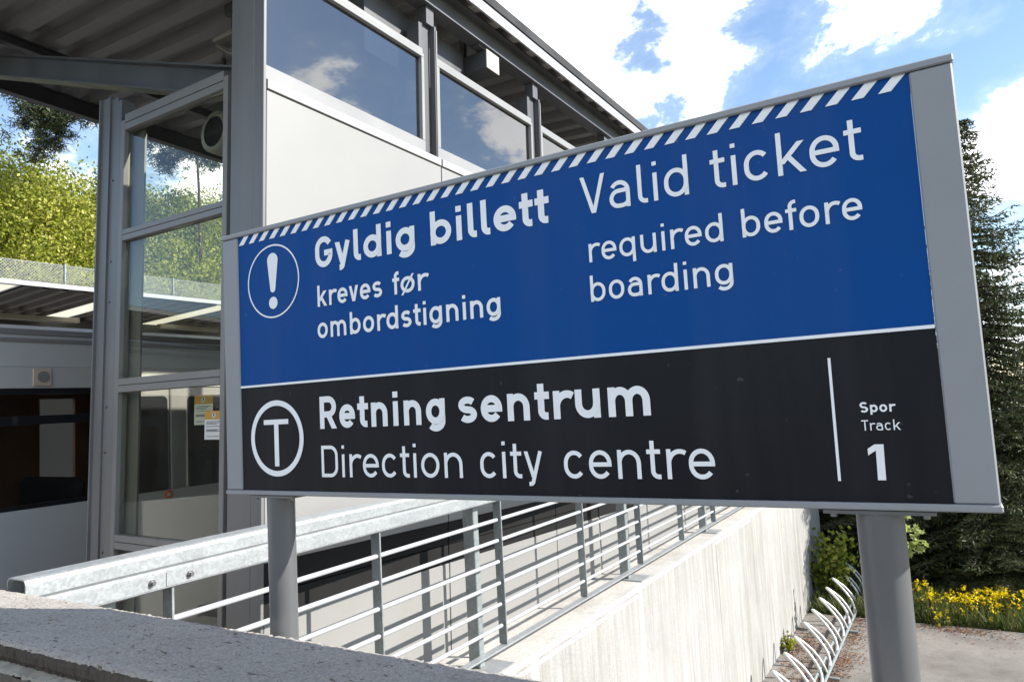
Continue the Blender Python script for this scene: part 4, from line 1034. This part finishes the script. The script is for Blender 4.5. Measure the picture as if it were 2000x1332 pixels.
def flower(loc, w_, h_, nf, seed, label):
    rs = np.random.RandomState(seed); t = empty('yellow_flower', loc, label, 'flower', 'yellow flowers at the asphalt edge')
    n = 160; P = np.stack([rs.normal(size=n) * w_ * .4, rs.normal(size=n) * .1, np.zeros(n)], 1); d = rs.normal(size=(n, 3)) * .28; d[:, 2] = 1; L = h_ * (.5 + .5 * rs.random((n, 1))); e = rs.normal(size=(n, 3)) * .005
    quads('stems', np.concatenate([np.stack([P - e, P + e, P + d * L + e * .4, P + d * L - e * .4], 1), leaf_quads(P + d * L * rs.random((n, 1)), .06, rs)]), M['grass'], t)
    F = []
    for k in range(nf):
        c = np.array([rs.normal() * w_ * .5, rs.normal() * .14, h_ * (.30 + .75 * rs.random() ** .8)]); m_ = 8
        F.append(leaf_quads(c + rs.normal(size=(m_, 3)) * .020, .034, rs, 0, .9))
    quads('blossoms', np.concatenate(F), M['petal'], t); return t
FL = [(1805, 1205, .16, .42, 26, 'tall yellow flower plant right of the sign post'), (1838, 1218, .12, .16, 12, 'small low yellow flower plant at the asphalt edge'),
      (1890, 1205, .30, .24, 46, 'yellow flower clump in the middle of the row'), (1935, 1200, .30, .30, 60, 'dense bright yellow flower clump, the fullest of the row'),
      (1975, 1205, .28, .26, 46, 'yellow flower clump near the right edge'), (2010, 1200, .3, .28, 40, 'yellow flower clump cut by the right edge of the picture'), (1858, 1190, .2, .22, 14, 'sparse yellow flower plant in grass')]
for k, (px, py, w_, h_, nf, lab) in enumerate(FL):
    d = CM @ np.array([(px - 1000) / FPX, (py - 666) / FPX, 1.0]); t = (YARD - 1.6) / d[2]; flower((d[0] * t, d[1] * t, YARD - .02), w_ * 1.25, h_ * 1.3, int(nf * 1.15), 70 + k, lab)
def shrub(name, loc, w_, h_, nl, ls, mat, label, cat, seed, bark=True):
    rs = np.random.RandomState(seed); t = empty(name, loc, label, cat); b = MB(); C = []
    for k in range(9):
        a = rs.random() * 6.28; p1 = Vector((math.cos(a) * w_ * .5 * rs.random(), math.sin(a) * w_ * .5 * rs.random(), h_ * (.5 + .5 * rs.random()))); b.tube([Vector((0, 0, 0)), p1 * .5 + Vector((0, 0, .1 * h_)), p1], [.012, .008, .003], 5)
        for q in range(6): C.append(np.array(p1) * (.4 + .6 * rs.random()))
    b.build('stems', M['tree_bark'], t); C = np.array(C); idx = rs.randint(0, len(C), nl)
    quads('leaves', leaf_quads(C[idx] + rs.normal(size=(nl, 3)) * .13 * w_, ls, rs, 0, .8), mat, t); return t
p = aty(1618, 1120, 13.6); shrub('shrub', (p.x, 13.6, YARD), .9, 1.15, 900, .085, M['leaf_mid'], 'green leafed shrub beyond the end of the concrete wall', 'shrub', 81)
d = CM @ np.array([(1532 - 1000) / FPX, (1272 - 666) / FPX, 1.0]); t = (YARD - 1.6) / d[2]
shrub('weed', (d[0] * t + .06, d[1] * t, YARD), .22, .26, 90, .06, M['leaf_spring'], 'small yellow green weed growing at the foot of the wall', 'weed', 82)
# maple sapling with big lobed leaves just right of the post
mp0 = aty(1790, 1055, 12.6); ms = empty('maple_sapling', (mp0.x - .55, 12.6, YARD), 'young maple with large pale lobed leaves right of the sign post', 'sapling')
b = MB(); zt = mp0.z - YARD; b.tube([(0, 0, 0), (.0, 0, zt * .75), (.28, 0, zt), (.60, 0, zt + .05)], [.014, .010, .006, .003], 6); b.build('stem', M['tree_bark'], ms)
b = MB(); rs = np.random.RandomState(4)
lobes = [(0, -.1), (.22, -.32), (.30, -.05), (.55, -.10), (.40, .12), (.62, .35), (.34, .38), (.30, .62), (.13, .50), (0, .95), (-.13, .50), (-.30, .62), (-.34, .38), (-.62, .35), (-.40, .12), (-.55, -.10), (-.30, -.05), (-.22, -.32)]
for k, (px, py) in enumerate([(1772, 1028), (1785, 1045), (1778, 1062), (1793, 1058), (1800, 1075), (1808, 1060), (1786, 1030), (1774, 1080), (1797, 1042), (1770, 1010), (1760, 1045), (1755, 1070)]):
    c = aty(px, py, 12.6) - ms.location; sz = .11 + .04 * rs.random(); rot = Matrix.Rotation(rs.random() * 6.28, 3, 'Y') @ Matrix.Rotation(rs.normal() * .5, 3, 'X') @ Matrix.Rotation(rs.normal() * .5, 3, 'Z')
    q = [c + Vector((0, rs.normal() * .03, 0)) + rot @ Vector((u * sz, .012 * math.cos(u * 6), v * sz)) for u, v in lobes]; b.add([c] + q, [(0, i + 1, (i + 1) % len(q) + 1) for i in range(len(q))])
b.build('leaves', M['maple'], ms)
